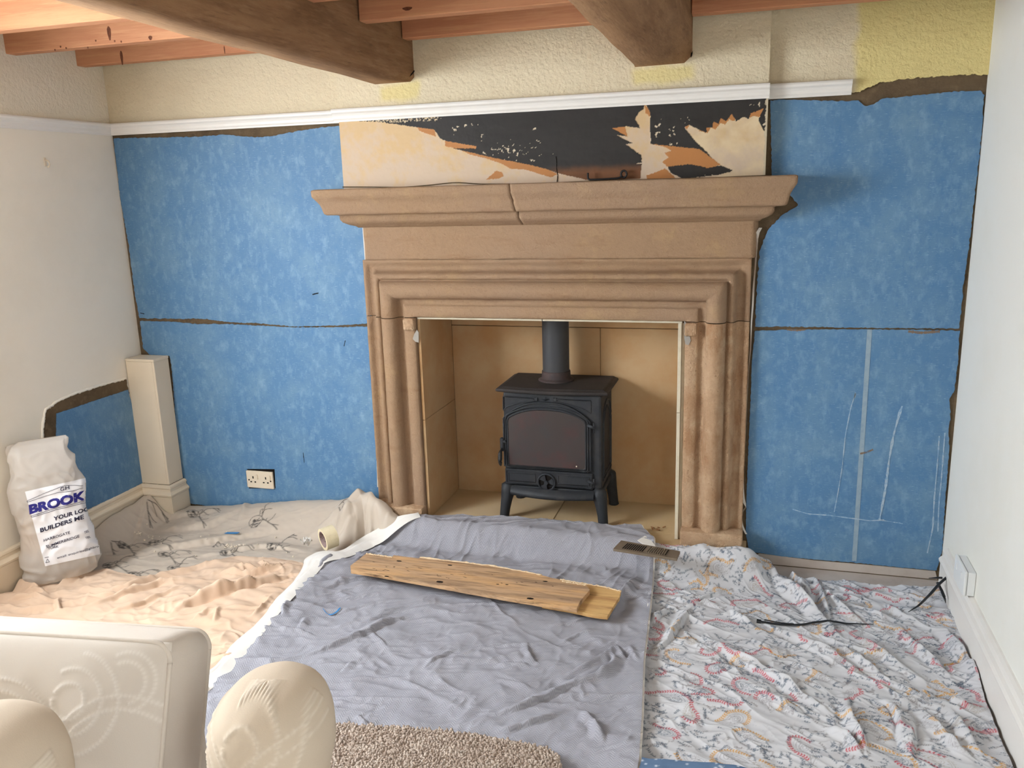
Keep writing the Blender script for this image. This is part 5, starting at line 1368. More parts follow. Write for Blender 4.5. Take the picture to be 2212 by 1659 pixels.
# ------------------------------------------------------------------ shaggy rug
rugP = np.concatenate([fl([(560, 1556), (700, 1566), (800, 1572), (900, 1578), (1000, 1588), (1080, 1600), (1140, 1612), (1185, 1624), (1205, 1640), (1216, 1668)], 0.05), np.array([(-0.50, -1.95), (-1.35, -1.95)])])
rug = thing('shag_rug', 'taupe deep-pile shag rug at the near edge of the grey throw', 'rug', (-0.9, -1.7, 0.03))
prism('backing', [(a, b, 0.046) for a, b in rugP], (0, 0, 0.010), M['rug'], rug)
V = []; F = []
lo, hi = rugP.min(0), rugP.max(0)
cnt = 0
while cnt < 13000:
    p = lo+(hi-lo)*rng.random(2)
    if p[1] < -1.72 and rng.random() < 0.85: continue
    if not in_poly(np.array([p[0]]), np.array([p[1]]), rugP)[0]: continue
    cnt += 1
    th = rng.random()*6.283; h = 0.007+0.007*rng.random(); r = 0.0033+0.0014*rng.random()
    lean = 0.011*rng.random(); b0 = len(V)
    for lvl, (fz, k) in enumerate(((0.0, 0.9), (0.6, 1.25), (1.0, 0.75))):
        cx = p[0]+lean*fz*math.cos(th)*(1+0.4*math.sin(3*fz)); cy = p[1]+lean*fz*math.sin(th)
        for j in range(4):
            t = th*2+j*math.pi/2+fz*1.4
            V.append((cx+r*k*math.cos(t), cy+r*k*math.sin(t), 0.050+h*fz))
    for lvl in range(2):
        for j in range(4):
            F.append((b0+lvl*4+j, b0+lvl*4+(j+1) % 4, b0+lvl*4+4+(j+1) % 4, b0+lvl*4+4+j))
    F.append((b0+8, b0+9, b0+10, b0+11))
pile = mesh('pile', V, F, M['rug'], rug, True); pile['kind'] = 'stuff'

# ------------------------------------------------------------------ armchair in the near left corner
def P3(px, py, d): return at(px, py, d=d)
ch = thing('armchair', 'cream damask armchair with piped back cushion in the near left corner', 'armchair', (-1.05, -2.30, 0.0))
O = P3(372, 1388, 1.50)
eA = np.array([-0.987, -0.16, 0.02]); eA /= np.linalg.norm(eA)
eB = np.array([0.07, -0.36, -0.93]); eB -= eA*(eB@eA); eB /= np.linalg.norm(eB)
eC = np.cross(eA, eB); eC /= np.linalg.norm(eC)
if eC@CF < 0: eC = -eC
LA, LB, LC = 0.56, 0.46, 0.145
# relief of the damask: scrolling bands
def damask(a, b, s=1.0):
    r = np.zeros(np.shape(a))
    for cx, cy, R_, t0, t1, w in ((0.16, 0.10, 0.085, 0.4, 4.6, 1), (0.16, 0.10, 0.055, 0.8, 5.2, 1), (0.16, 0.10, 0.03, 0.0, 6.0, 1), (0.06, 0.22, 0.12, 3.6, 6.2, 1), (0.06, 0.22, 0.10, 3.7, 6.0, 1), (0.30, 0.20, 0.12, 2.2, 5.0, 1), (0.30, 0.20, 0.10, 2.4, 4.8, 1), (0.30, 0.20, 0.07, 2.0, 5.4, 1), (0.42, 0.08, 0.08, 0.5, 5.0, 1), (0.42, 0.08, 0.06, 0.5, 5.0, 1), (0.12, 0.36, 0.10, 0.2, 4.2, 1), (0.12, 0.36, 0.075, 0.2, 4.2, 1), (0.24, 0.34, 0.07, 2.6, 6.2, 1), (0.24, 0.34, 0.055, 2.8, 6.0, 1), (0.38, 0.30, 0.09, 1.0, 4.4, 1), (0.38, 0.30, 0.075, 1.0, 4.4, 1), (0.38, 0.30, 0.045, 0.6, 5.0, 1), (0.07, 0.07, 0.05, 2.0, 5.2, 1), (0.07, 0.07, 0.035, 2.0, 5.2, 1), (0.48, 0.20, 0.06, 0.0, 4.0, 1), (0.48, 0.20, 0.045, 0.0, 4.0, 1)):
        dx = a-cx*s; dy = b-cy*s; rr_ = np.hypot(dx, dy); th = np.mod(np.arctan2(dy, dx)-t0, 2*math.pi)
        k = np.exp(-((rr_-R_*s*(1+0.10*np.sin(th)))/(0.0035*s))**2)*(th < (t1-t0))
        bead = 0.65+0.35*np.sin(rr_*0+th*R_*s*900)
        r = np.maximum(r, k*bead)
    return r
def cushion_surface(nu, nv, nw):
    pass
def rounded_panel(name, O, ea, eb, en, la, lb, n, m, puff, corner, parent, sink=0.0, relief=0.0, mat='chair'):
    a = np.linspace(0, la, n)[:, None]+np.zeros((1, m)); b = np.linspace(0, lb, m)[None]+np.zeros((n, 1))
    ua = np.minimum(a, la-a)/corner; ub = np.minimum(b, lb-b)/corner
    ra_ = 1-np.clip(1-ua, 0, 1)**2; rb_ = 1-np.clip(1-ub, 0, 1)**2
    hgt = puff*np.sqrt(np.clip(ra_, 0, 1))*np.sqrt(np.clip(rb_, 0, 1))
    hgt = hgt+0.006*fbm(a*9, b*9, 3, 2)*ra_*rb_
    if relief: hgt = hgt+relief*damask(a, b)*ra_*rb_
    P = O+ea*a[..., None]+eb*b[..., None]-en*hgt[..., None]
    k_ = damask(a, b)[..., None]
    return grid_mesh(name, P, M['damask_print'], parent, True, lin((212, 203, 193))*(1-k_)+lin((228, 221, 213))*k_)
cush = rounded_panel('back_cushion', O, eA, eB, eC, LA, LB, 190, 170, 0.045, 0.16, ch, relief=0.0042)
# boxing round the cushion: strip from front edge to back edge, bulging
def box_loop():
    # rounded rectangle loop in the cushion plane
    r = 0.035; pts = []
    for cx, cy, a0 in ((r, r, math.pi), (LA-r, r, 1.5*math.pi), (LA-r, LB-r, 0), (r, LB-r, 0.5*math.pi)):
        for t in np.linspace(a0, a0+math.pi/2, 8): pts.append((cx+r*math.cos(t), cy+r*math.sin(t)))
    pts.append(pts[0])
    return resample(np.array(pts), 240)
Lp = box_loop(); cen = np.array([LA/2, LB/2])
rows = []
for k in np.linspace(0, 1, 14):
    out = (Lp-cen)/np.linalg.norm(Lp-cen, axis=1)[:, None]
    bulge = 0.012*math.sin(math.pi*k)
    q = Lp+out*bulge
    rows.append(O+eA*q[:, :1]+eB*q[:, 1:]+eC*(LC*k))
P = np.array(rows)
grid_mesh('boxing', P, M['chair'], cush)
Pb = O+eC*LC+eA*LA*0.5+eB*LB*0.5
mesh('cushion_back', list(P[-1][::6])+[Pb+eC*0.04], [(i, (i+1) % len(P[-1][::6]), len(P[-1][::6])) for i in range(len(P[-1][::6]))], M['chair'], cush)
for k in (0, -1):
    tube('piping', P[k]+(-eC*0.002 if k == 0 else eC*0.002), 0.0048, M['chair'], cush, 8)
# arms: rounded upholstered rolls that run down to the floor
fwd = np.array([-eC[0], -eC[1], 0.0]); fwd /= np.linalg.norm(fwd)
sidev = np.array([fwd[1], -fwd[0], 0.0])
def arm(name, c0, rx, ry, rz, label, ph0):
    """rounded roll end: full ellipsoid above, tapering post down to the base"""
    n, m = 150, 130
    th = np.linspace(0, 2*math.pi, n, endpoint=False)[:, None]+np.zeros((1, m))
    v = np.linspace(0, 1, m)[None]+np.zeros((n, 1))
    ph = np.clip(v/0.72, 0, 1)*math.radians(132)
    rad = (1-np.abs(np.cos(np.clip(ph, 1e-4, None)))**2.7)**(1/2.7)
    low_ = np.clip((v-0.72)/0.28, 0, 1)
    z = c0[2]+rz*np.cos(ph)-low_*(c0[2]+rz*math.cos(math.radians(132))-0.04)
    e = 2.25
    cx = np.sign(np.cos(th))*np.abs(np.cos(th))**(2/e); cy = np.sign(np.sin(th))*np.abs(np.sin(th))**(2/e)
    ls = rx*rad*cx; lf = ry*rad*cy
    d_ = np.stack([sidev[0]*cx*rad+fwd[0]*cy*rad, sidev[1]*cx*rad+fwd[1]*cy*rad, np.cos(ph)], -1)
    P = np.stack([c0[0]+sidev[0]*ls+fwd[0]*lf, c0[1]+sidev[1]*ls+fwd[1]*lf, z], -1)
    k_ = damask(ls+0.155+ph0, c0[2]+rz-z+0.05)*(cy > -0.2)
    P = P+d_*(k_*0.0032+0.002*fbm(ls*14, z*14, 8, 2))[..., None]
    return grid_mesh(name, P, M['damask_print'], ch, True, lin((206, 190, 170))*(1-k_[..., None])+lin((220, 207, 190))*k_[..., None], closed_u=True)
arm('arm', P3(592, 1592, 1.47), 0.100, 0.13, 0.110, 'right arm', 0.0)
arm('arm', P3(-40, 1706, 1.24), 0.112, 0.13, 0.108, 'left arm', 0.14)
# seat, back and base of the chair below the picture edge
cc = O+eA*LA*0.5+eB*LB*0.5
def chair_block(name, c2, hx2, hy2, z0, z1, bev):
    bm = bmesh.new(); add_box(bm, (-hx2, -hy2, z0), (hx2, hy2, z1), bev, 3)
    for v_ in bm.verts:
        x, y = v_.co.x, v_.co.y
        v_.co.x = c2[0]+sidev[0]*x+fwd[0]*y; v_.co.y = c2[1]+sidev[1]*x+fwd[1]*y
    bm_put(name, bm, M['chair'], ch, True)
bc = cc[:2]-fwd[:2]*0.16
seatc = cc[:2]+fwd[:2]*0.22
chair_block('seat_cushion', seatc, 0.23, 0.22, 0.30, 0.44, 0.03)
chair_block('seat_base', seatc, 0.24, 0.25, 0.06, 0.295, 0.02)
chair_block('chair_back', cc[:2]-fwd[:2]*0.19, 0.25, 0.05, 0.06, 0.60, 0.04)

# ------------------------------------------------------------------ builder's sack
bagc0 = at(140, 1240, z=0.03); 
bag = thing('builders_sack', 'white plastic builders sack of rubble with blue printing against the left wall', 'sack', (bagc0[0], bagc0[1], 0.0))
view = np.array([CAM[0]-bagc0[0], CAM[1]-bagc0[1]]); view /= np.linalg.norm(view)
nrm2 = np.array([view[0], view[1], 0]); rgt = np.array([-view[1], view[0], 0])
if rgt@CR < 0: rgt = -rgt
# outline of the sack at several heights: pixel left edge, right edge, row
prof_px = [(62, 176, 1258), (44, 206, 1240), (42, 220, 1215), (44, 214, 1190), (42, 206, 1160), (38, 196, 1130), (26, 188, 1100), (18, 184, 1075), (15, 182, 1050), (16, 174, 1030), (14, 165, 1010), (10, 152, 990), (4, 143, 976), (-4, 149, 966), (-8, 150, 956), (-12, 141, 951)]
D0 = (np.array([bagc0[0], bagc0[1], 0.1])-CAM)@CF
rows = []; nth = 160
tiltback = 0.10
for k, (a, b, y_) in enumerate(prof_px):
    t = k/(len(prof_px)-1)
    # keep the sack's mid-plane standing, leaning slightly towards the wall
    base = np.array([bagc0[0], bagc0[1]])-view*tiltback*t*0.9
    def onplane(px):
        v_ = CF+CR*(px-W/2)/FPX-CU*(y_-H/2)/FPX
        tt_ = ((base-CAM[:2])@view)/(v_[:2]@view)
        return CAM+v_*tt_
    Lq, Rq = onplane(a), onplane(b)
    c_ = (Lq+Rq)/2; hw = np.linalg.norm(Rq-Lq)/2
    th = np.linspace(0, 2*math.pi, nth, endpoint=False)
    dep_ = 0.115*(1-t)**0.55*(0.55+0.45*min(1, t*6))+0.006
    e = 2.4
    cx = np.sign(np.cos(th))*np.abs(np.cos(th))**(2/e); cy = np.sign(np.sin(th))*np.abs(np.sin(th))**(2/e)
    rows.append(c_+rgt*(hw*cx)[:, None]+nrm2*(dep_*cy)[:, None]+(Rq-Lq)[None]*0)
rows = np.array(rows)          # (k, th, 3)
kk = np.linspace(0, len(prof_px)-1, 130)
P = np.stack([np.stack([np.interp(kk, np.arange(len(prof_px)), rows[:, j, c]) for c in range(3)], -1) for j in range(nth)], 0)
for _ in range(3): P[:, 1:-1] = (P[:, :-2]+2*P[:, 1:-1]+P[:, 2:])/4
P[..., 0] = np.maximum(P[..., 0], XL+0.034)
Sx = (P@rgt); Sz = P[..., 2]
ctr_ = P.mean(0, keepdims=True); nv_ = P-ctr_; nv_[..., 2] *= 0.2; nv_ /= np.linalg.norm(nv_, axis=-1, keepdims=True)+1e-9
tq = np.linspace(0, 1, 130)[None]
wr = crumple(Sx, Sz, 9, 1.1, 2.4, 0.030, 91, 1.4, 0.6)*sstep(0.30, 0.65, tq)+crumple(Sx, Sz, 13, 0.3, 1.8, 0.012, 93, 1.4, 0.6)+crumple(Sx, Sz, 20, 2.0, 1.8, 0.008, 94, 1.3, 0.6)-0.010
lum = 0.012*np.clip(fbm(Sx*9, Sz*9, 95, 2), -1, 1)*sstep(0.5, 0.1, tq)
P = P+nv_*(wr+lum)[..., None]
P[..., 2] = np.maximum(P[..., 2], 0.034)
P[..., 0] = np.maximum(P[..., 0], XL+0.032)
film = grid_mesh('plastic_film', P, M['film'], bag, True, closed_u=True)
# rubble inside
bm = bmesh.new(); bmesh.ops.create_icosphere(bm, subdivisions=5, radius=1.0)
cb = P[:, 8:70].reshape(-1, 3).mean(0)
for v_ in bm.verts:
    n_ = np.array(v_.co)
    q_ = n_*(1+0.13*float(fbm(n_[0]*3+n_[1]*2, n_[2]*3+n_[1], 97, 3)))
    w_ = cb+rgt*q_[0]*0.125+nrm2*q_[1]*0.075+np.array([0, 0, 0.150])*q_[2]
    w_[2] = max(w_[2], 0.042); w_[0] = max(w_[0], XL+0.05)
    v_.co = w_
rb = bm_put('rubble', bm, M['rubble'], bag, True); rb['kind'] = 'stuff'
# printed panel and lettering, laid on the film
bvh = BVHTree.FromPolygons([tuple(v_.co) for v_ in film.data.vertices], [tuple(p_.vertices) for p_ in film.data.polygons])
def on_bag(px, py, off=0.0016):
    v_ = CF+CR*(px-W/2)/FPX-CU*(py-H/2)/FPX
    h = bvh.ray_cast(Vector(CAM), Vector(v_).normalized())
    if h[0] is None: return None
    n_ = h[1]
    if n_.dot(Vector(v_)) > 0: n_ = -n_
    if -n_.dot(Vector(v_).normalized()) < 0.10: return None
    return np.array(h[0]+n_*off)
def decal(name, grid_px, mat, off, parent):
    n, m = len(grid_px), len(grid_px[0])
    V = []; idx = {}
    for i in range(n):
        for j in range(m):
            p = on_bag(*grid_px[i][j], off)
            if p is not None: idx[i, j] = len(V); V.append(p)
    F = [(idx[i, j], idx[i+1, j], idx[i+1, j+1], idx[i, j+1]) for i in range(n-1) for j in range(m-1) if all(k in idx for k in ((i, j), (i+1, j), (i+1, j+1), (i, j+1)))]
    return mesh(name, V, F, M[mat], parent, True)
def quad_px(tl, tr_, bl, br, n, m):
    g = []
    for i in range(n):
        u = i/(n-1); r_ = []
        for j in range(m):
            v_ = j/(m-1)
            q_ = (1-v_)*((1-u)*np.array(tl)+u*np.array(tr_))+v_*((1-u)*np.array(bl)+u*np.array(br))
            r_.append(tuple(q_))
        g.append(r_)
    return g
decal('white_panel', quad_px((54, 1062), (196, 1030), (98, 1223), (216, 1197), 60, 70), 'panel_white', 0.0012, film)
def px_line(pts, w, mat, name='printed_line'):
    pp = resample(np.array(pts, float), 40); T = np.gradient(pp, axis=0); T /= np.linalg.norm(T, axis=1)[:, None]
    Nn = np.stack([-T[:, 1], T[:, 0]], 1)
    decal(name, [[tuple(p-n_*w/2), tuple(p+n_*w/2)] for p, n_ in zip(pp, Nn)], mat, 0.0026, film)
def text_px(s, a, b, cap, mat, bold=0.0, up=None):
    """lettering along the pixel baseline a-b, cap height in pixels"""
    cu = bpy.data.curves.new('lettering', 'FONT'); cu.body = s; cu.size = 1.0; cu.offset = bold; cu.resolution_u = 3
    o = bpy.data.objects.new('lettering', cu); COL.objects.link(o)
    dg = bpy.context.evaluated_depsgraph_get(); me = bpy.data.meshes.new_from_object(o.evaluated_get(dg))
    bpy.data.objects.remove(o, do_unlink=True)
    bm = bmesh.new(); bm.from_mesh(me); bpy.data.meshes.remove(me)
    bmesh.ops.triangulate(bm, faces=bm.faces)
    long_ = [e for e in bm.edges if e.calc_length() > 0.25]
    if long_: bmesh.ops.subdivide_edges(bm, edges=long_, cuts=2)
    bmesh.ops.triangulate(bm, faces=bm.faces)
    xs_ = [v_.co.x for v_ in bm.verts]; x0, x1 = min(xs_), max(xs_)
    a = np.array(a, float); b = np.array(b, float); d_ = b-a
    upv = np.array(up if up else (d_[1], -d_[0]), float); upv /= np.linalg.norm(upv)
    kill = []
    for v_ in bm.verts:
        q_ = a+d_*(v_.co.x-x0)/(x1-x0)+upv*cap*v_.co.y/0.72
        p = on_bag(q_[0], q_[1], 0.003)
        if p is None: kill.append(v_)
        else: v_.co = p
    bmesh.ops.delete(bm, geom=kill, context='VERTS')
    bm_put('lettering', bm, M[mat], film)
z_ = lambda x, y: (x/4.88, 930+y/4.88)
UPV = (-0.10, -1)
text_px('GH', z_(634, 640), z_(728, 618), 8.0, 'ink_black', 0.012, UPV)
text_px('BROOK', z_(312, 876), z_(905, 722), 18.5, 'ink_blue', 0.055, UPV)
px_line([z_(285, 742), z_(480, 655), z_(680, 580), z_(790, 578), z_(870, 584)], 0.8, 'ink_black')
px_line([z_(288, 756), z_(480, 690), z_(600, 655), z_(760, 640), z_(870, 604)], 0.8, 'ink_black')
px_line([z_(286, 742), z_(289, 758)], 0.9, 'ink_black')
px_line([z_(330, 900), z_(600, 815), z_(900, 742)], 0.9, 'ink_black')
px_line([z_(336, 914), z_(600, 832), z_(895, 762)], 0.9, 'ink_black')
px_line([z_(330, 900), z_(336, 914)], 0.9, 'ink_black')
text_px('YOUR LOCAL', z_(568, 950), z_(1010, 822), 8.6, 'ink_black', 0.03, UPV)
text_px('BUILDERS ME', z_(428, 1072), z_(880, 928), 8.6, 'ink_black', 0.03, UPV)
text_px('HARROGATE', z_(465, 1170), z_(738, 1084), 5.6, 'ink_black', 0.008, UPV)
text_px('SUMMERBRIDGE', z_(490, 1238), z_(836, 1124), 6.0, 'ink_black', 0.010, UPV)
text_px('YORK', z_(504, 1254), z_(620, 1232), 5.2, 'ink_black', 0.010, UPV)
text_px('email: enquiries@ghbro', z_(602, 1352), z_(1036, 1228), 4.6, 'ink_black', 0.008, UPV)
text_px('TEL', z_(884, 1090), z_(935, 1068), 5.0, 'ink_black', 0.01, UPV)
text_px('TEL', z_(896, 1146), z_(950, 1128), 4.4, 'ink_black', 0.01, UPV)
for tri in ([(482, 1395), (500, 1352), (522, 1385), (482, 1395)],):
    px_line([z_(*q_) for q_ in tri], 0.9, 'ink_black')
px_line([z_(470, 1342), z_(516, 1332)], 1.0, 'ink_black')

# ------------------------------------------------------------------ ground heights for things lying on the sheets
gk = np.stack([GX_.ravel(), GY_.ravel()], -1); gz = GZ_.ravel()
pk = np.stack([PX_.ravel(), PY_.ravel()], -1); pz = PZ_.ravel()
def top_of(K, Zv, x, y, r=0.012):
    m = (np.abs(K[:, 0]-x) < r) & (np.abs(K[:, 1]-y) < r)
    return float(Zv[m].max()) if m.any() else 0.04

# ------------------------------------------------------------------ two broken planks on the throw
def plank(name, px, zlow, th, mat, label, seed, splint):
    root = thing(name, label, 'plank', (0, 0, 0), 'broken planks on the grey throw')
    P2 = np.array([at(a, b, z=zlow+th)[:2] for a, b in px])
    R = ragged(P2, 0.02, 0.0016, seed, 40)
    c_ = R.mean(0); root.location = (c_[0], c_[1], zlow)
    prism('board', [(a, b, zlow) for a, b in R], (0, 0, th), M[mat], root)
    if splint:
        for seg in splint:
            Q_ = smooth_line([at(a, b, z=zlow+th) for a, b in seg], 40, 1)
            Q_ = Q_+rng.normal(size=Q_.shape)*[0.0006, 0.0012, 0.0008]
            tube('splintered_edge', Q_, 0.0022+0.0016*np.abs(rng.normal(size=40)), M['splinter'], root, 5)
    return root
# the planks rest on the highest folds below them
def rest(px):
    z_ = 0
    for a, b in px:
        q_ = at(a, b, z=0.06); z_ = max(z_, top_of(gk, gz, q_[0], q_[1], 0.02))
    return z_
pa = [(792, 1195), (848, 1203), (850, 1199), (905, 1206), (907, 1203), (960, 1209), (1060, 1221), (1150, 1237), (1220, 1256), (1266, 1264), (1274, 1274), (1266, 1284), (1252, 1300), (1246, 1314), (1100, 1290), (1000, 1272), (880, 1250), (800, 1236), (758, 1230), (757, 1222)]
pb_ = [(1180, 1246), (1240, 1258), (1300, 1268), (1341, 1278), (1338, 1290), (1326, 1308), (1312, 1331), (1280, 1327), (1230, 1316), (1170, 1306)]
zg = 0.058
lo_pl = plank('plank', pb_, zg, 0.014, 'plank2', 'short yellow plank end poking out under the longer plank', 5, [[(1210, 1252), (1260, 1260), (1300, 1267), (1341, 1277)]])
hi_pl = plank('plank', pa, zg+0.0145, 0.018, 'plank', 'long weathered plank lying across the grey throw', 6, [[(792, 1196), (820, 1200), (848, 1204)], [(907, 1204), (960, 1210), (1060, 1222), (1150, 1238), (1170, 1243)], [(1215, 1256), (1266, 1264)]])
for (a, b, r_) in ((862, 1212, 0.007), (972, 1221, 0.006), (1178, 1256, 0.006), (950, 1257, 0.010), (1145, 1293, 0.009), (1075, 1262, 0.004), (835, 1245, 0.006), (1095, 1263, 0.004)):
    q_ = at(a, b, z=zg+0.0326)
    P = [(q_[0]+r_*1.7*math.cos(t)*(0.8+0.3*rng.random()), q_[1]+r_*0.7*math.sin(t), zg+0.0326) for t in np.linspace(0, 2*math.pi, 9)[:-1]]
    prism('knot_hole', P, (0, 0, 0.0006), M['dark'], hi_pl)
bm = bmesh.new()
for k in range(26):
    a = rng.uniform(800, 1200); t = (a-780)/480; b = 1216+t*52+rng.uniform(-6, 14)
    q_ = at(a, b, z=zg+0.0327); L = rng.uniform(0.006, 0.022)
    d_ = at(a+10, b+2.0, z=zg+0.0327)-q_; d_ /= np.linalg.norm(d_)
    add_tube(bm, [q_, q_+d_*L*0.5, q_+d_*L], [0.0003, 0.0011, 0.0003], 4)
gr_ = bm_put('grain_cracks', bm, M['dark'], hi_pl); gr_['kind'] = 'stuff'

# ------------------------------------------------------------------ roll of masking tape, scraps and ties
q_ = at(690, 1190, z=0.045)
tc_ = at(697, 1166, y=q_[1])
ax = np.array([0.62, 0.78, 0.10]); ax /= np.linalg.norm(ax)
tp = thing('masking_tape_roll', 'roll of cream masking tape standing on the oilcloth beside the grey throw', 'tape', (tc_[0], tc_[1], 0.03))
u1 = np.cross(ax, [0, 0, 1]); u1 /= np.linalg.norm(u1); u2 = np.cross(u1, ax)
def ring_part(nm, r0, r1, w0, w1, mat):
    n = 40; V = []; F = []
    for rr_, ww in ((r0, w0), (r1, w0), (r1, w1), (r0, w1)):
        for k in range(n):
            t = 2*math.pi*k/n; V.append(tc_+ax*ww+(u1*math.cos(t)+u2*math.sin(t))*rr_)
    for s in range(4):
        for k in range(n):
            F.append((s*n+k, s*n+(k+1) % n, ((s+1) % 4)*n+(k+1) % n, ((s+1) % 4)*n+k))
    o = mesh(nm, V, F, M[mat], tp, False); return o
ring_part('tape', 0.0375, 0.049, 0.0, 0.055, 'tape'); ring_part('core', 0.0345, 0.0374, 0.0005, 0.0545, 'core')
bm = bmesh.new(); n = 30
vs_ = [bm.verts.new(tc_+ax*0.050+(u1*math.cos(2*math.pi*k/n)+u2*math.sin(2*math.pi*k/n))*0.0344) for k in range(n)]
bm.faces.new(vs_); bm_put('core_paper', bm, M['core'], tp)
def scrap(name, label, cat, c_, size, mat, seed, group=None):
    n = 12; g_ = np.linspace(-1, 1, n)
    A_, B_ = np.meshgrid(g_, g_, indexing='ij')
    P = np.stack([c_[0]+size[0]*(A_+0.35*perlin(A_*2, B_*2, seed)), c_[1]+size[1]*(B_+0.35*perlin(A_*2, B_*2, seed+3)), c_[2]+size[2]*np.clip(0.5+1.2*perlin(A_*1.6, B_*1.6, seed+5), 0, 1.3)], -1)
    return tag(grid_mesh(name, P, M[mat], None, False), label, cat, group)
q_ = at(662, 1170, z=0.07); scrap('tape_scrap', 'crumpled piece of white tape left of the masking tape roll', 'scrap', (q_[0], q_[1], 0.055), (0.018, 0.02, 0.035), 'caulk', 3)
# small finds on the oilcloth and throw
def lz(X_, Y_, Z_, x, y):
    m = (np.abs(X_-x) < 0.012) & (np.abs(Y_-y) < 0.012); return float(Z_[m].max()) if m.any() else 0.03
SXg, SYg, SZg = None, None, None
so = stag.data; co = np.zeros(len(so.vertices)*3, np.float32); so.vertices.foreach_get('co', co); co = co.reshape(-1, 3)
def stag_z(x, y):
    m = (np.abs(co[:, 0]-x) < 0.008) & (np.abs(co[:, 1]-y) < 0.008); return float(co[m, 2].max()) if m.any() else 0.03
q_ = at(500, 1155, z=0.03); z0 = stag_z(q_[0], q_[1])
prism('paper_scrap', [(q_[0]-0.032, q_[1]-0.008, z0+0.004), (q_[0]+0.028, q_[1]+0.004, z0+0.004), (q_[0]+0.032, q_[1]+0.018, z0+0.004), (q_[0]-0.026, q_[1]+0.006, z0+0.004)], (0, 0, 0.002), M['blue_scrap'])
tag(bpy.data.objects['paper_scrap'], 'torn scrap of blue lining paper on the oilcloth', 'scrap')
bm = bmesh.new()
for k in range(60):
    if k < 24: a, b = rng.uniform(485, 530), rng.uniform(1168, 1176)
    elif k < 38: a, b = rng.uniform(286, 345), rng.uniform(1150, 1157)
    else: a, b = rng.uniform(300, 660), rng.uniform(1130, 1210)
    q_ = at(a, b, z=0.03); r_ = rng.uniform(0.002, 0.0045); z0 = stag_z(q_[0], q_[1])
    m4 = Matrix.Translation((q_[0], q_[1], z0+r_*0.5))
    bmesh.ops.create_icosphere(bm, subdivisions=1, radius=r_, matrix=m4)
cr_ = tag(bm_put('plaster_crumbs', bm, M['crumb']), 'scattered plaster crumbs on the oilcloth', 'debris', kind='stuff')
# blue plastic thread on the throw
q_ = smooth_line([at(a, b, z=0.05) for a, b in ((697, 1312), (705, 1319), (716, 1322), (726, 1317), (735, 1308))], 20)
for p in q_: p[2] = top_of(gk, gz, p[0], p[1], 0.008)+0.002
q_[:, 2] = np.convolve(np.pad(q_[:, 2], 2, 'edge'), np.ones(5)/5, 'valid')+0.002
tag(tube('plastic_strip', q_, [0.0012]*8+[0.004]*11+[0.001], M['blue_scrap'], None, 6, 0.3), 'thin bright blue plastic strip on the grey throw', 'scrap')

def cable_tie(label, px, lift, loop=True):
    Q_ = smooth_line([at(a, b, z=0.05) for a, b in px], 44, 2)
    zt = np.array([top_of(pk, pz, p[0], p[1], 0.008) for p in Q_])
    if lift is None: Q_[:, 2] = np.maximum(np.convolve(np.pad(zt, 5, 'edge'), np.ones(11)/11, 'valid'), zt-0.004)+0.004
    else: Q_[:, 2] = zt[0]*0+np.interp(np.linspace(0, 1, 44), [0, 0.3, 0.6, 1], lift)
    root = thing('cable_tie', label, 'cable tie', tuple(Q_[0]), 'black cable ties on the paisley sheet')
    tube('strap', Q_, np.concatenate([np.full(30, 0.0052), np.linspace(0.0052, 0.0014, 14)]), M['black_plastic'], root, 6, 0.55)
    d_ = Q_[2]-Q_[0]; d_ /= np.linalg.norm(d_)
    bm = bmesh.new(); add_tube(bm, [Q_[0]-d_*0.008, Q_[0]+d_*0.008], 0.0085, 8, 0.8); bm_put('head', bm, M['black_plastic'], root)
    if loop:
        Q2 = Q_[2:14].copy(); Q2[:, 1] += 0.012*np.sin(np.linspace(0.9, 0, 12)*1.4); Q2[:, 2] += 0.003
        tube('strap_return', Q2, 0.0032, M['black_plastic'], root, 6, 0.55)
cable_tie('long black cable tie lying straight across the paisley sheet', [(1640, 1327), (1680, 1332), (1730, 1334), (1790, 1331), (1840, 1332), (1888, 1333)], None)
def free_tie(label, ctrl):
    Q_ = smooth_line(np.array(ctrl), 40, 3)
    root = thing('cable_tie', label, 'cable tie', tuple(Q_[0]), 'black cable ties on the paisley sheet')
    tube('strap', Q_, np.concatenate([np.linspace(0.0015, 0.0058, 12), np.full(28, 0.0058)]), M['black_plastic'], root, 6, 0.6)
    bm = bmesh.new(); d_ = Q_[-1]-Q_[-3]; d_ /= np.linalg.norm(d_); add_tube(bm, [Q_[-1]-d_*0.004, Q_[-1]+d_*0.007], 0.006, 8, 0.8); bm_put('head', bm, M['black_plastic'], root)
def onp(px, py, lift):
    q_ = at(px, py, z=0.05); q_[2] = top_of(pk, pz, q_[0], q_[1], 0.01)+lift; return at(px, py, z=q_[2])
free_tie('curved black cable tie rising from the paisley sheet towards the right wall socket', [onp(1962, 1322, 0.003), onp(1985, 1308, 0.008), at(2010, 1283, z=0.085), at(2030, 1260, z=0.10), at(2050, 1243, z=0.115), at(2069, 1231, z=0.13)])
free_tie('short straight black cable tie crossing the curved one near the corner', [at(2006, 1249, z=0.075), at(2030, 1248, z=0.082), at(2052, 1249, z=0.088), at(2074, 1252, z=0.095)])
free_tie('thin black cable tie hanging down beside the curved one in the corner', [onp(2043, 1303, 0.003), at(2040, 1290, z=0.065), at(2034, 1275, z=0.075), at(2027, 1262, z=0.088)])

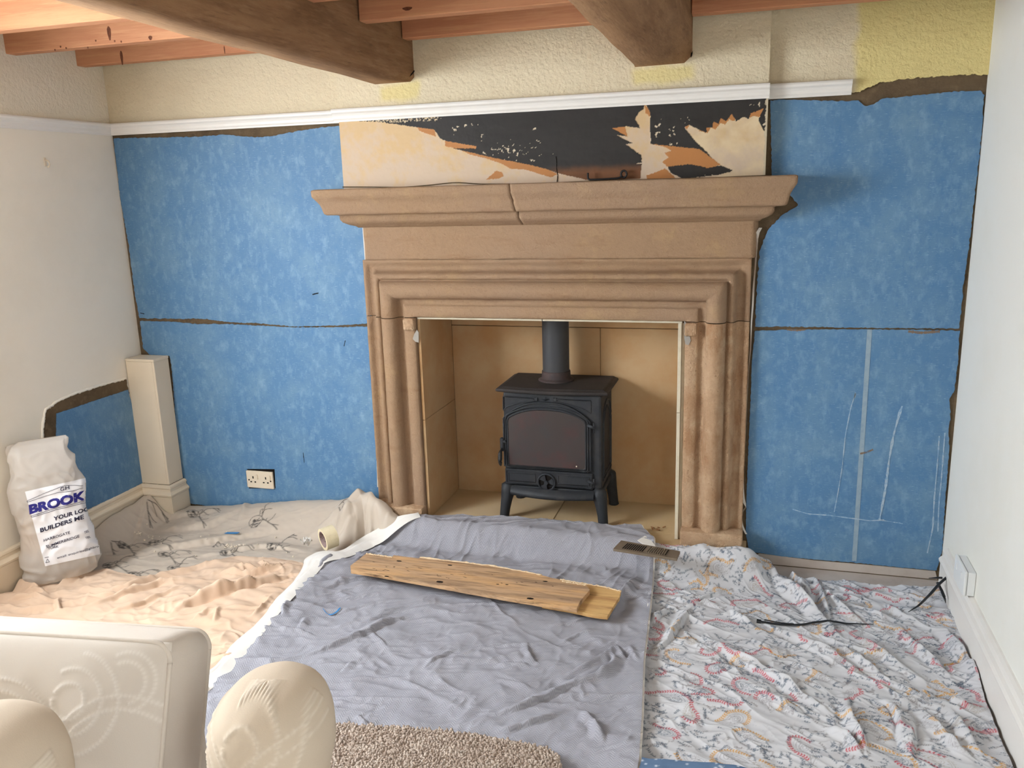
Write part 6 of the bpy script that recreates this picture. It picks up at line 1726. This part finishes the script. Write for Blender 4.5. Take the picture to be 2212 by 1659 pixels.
# ------------------------------------------------------------------ brown vent cover on the edge of the throw
vt = thing('vent_cover', 'brown plastic louvred vent cover lying between the grey throw and paisley sheet', 'vent', (-0.42, -0.25, 0.12))
c0, c1, c2, c3 = at(1342, 1172, z=0.150), at(1470, 1194, z=0.150), at(1462, 1212, z=0.150), at(1322, 1190, z=0.150)
def vq(u, v_): return (1-v_)*((1-u)*c0+u*c1)+v_*((1-u)*c3+u*c2)
bm = bmesh.new(); add_prism(bm, [vq(0, 0), vq(1, 0.1), vq(1, 1), vq(0.02, 1)], (0, 0, 0.010)); bm_put('frame', bm, M['vent'], vt)
for k in range(10):
    u0 = 0.14+k*0.034
    prism('slot', [vq(u0, 0.2)+[0, 0, 0.0102], vq(u0+0.020, 0.2)+[0, 0, 0.0102], vq(u0+0.014, 0.84)+[0, 0, 0.0102], vq(u0-0.006, 0.84)+[0, 0, 0.0102]], (0, 0, 0.0004), M['dark'], vt)
for k in range(9):
    u0 = 0.52+k*0.034
    prism('slat', [vq(u0, 0.2)+[0, 0, 0.0102], vq(u0+0.022, 0.2)+[0, 0, 0.0102], vq(u0+0.014, 0.84)+[0, 0, 0.0102], vq(u0-0.008, 0.84)+[0, 0, 0.0102]], (0, 0, 0.004), M['vent'], vt)
    prism('slot', [vq(u0+0.022, 0.2)+[0, 0, 0.0102], vq(u0+0.032, 0.2)+[0, 0, 0.0102], vq(u0+0.024, 0.84)+[0, 0, 0.0102], vq(u0+0.014, 0.84)+[0, 0, 0.0102]], (0, 0, 0.0004), M['dark'], vt)

# wood chips swept up beside the stove leg
bm = bmesh.new()
for k in range(34):
    a, b = (rng.uniform(1332, 1360), rng.uniform(1134, 1142)) if k < 24 else (rng.uniform(1404, 1432), rng.uniform(1138, 1146))
    q_ = at(a, b, z=HZ+0.006); th = rng.random()*6.28; L = rng.uniform(0.006, 0.016)
    add_tube(bm, [q_, q_+np.array([L*math.cos(th), L*math.sin(th), rng.uniform(0, 0.006)])], rng.uniform(0.0012, 0.003), 4)
tag(bm_put('wood_chips', bm, M['chip']), 'small wood chips on the hearth right of the stove leg', 'debris', kind='stuff')
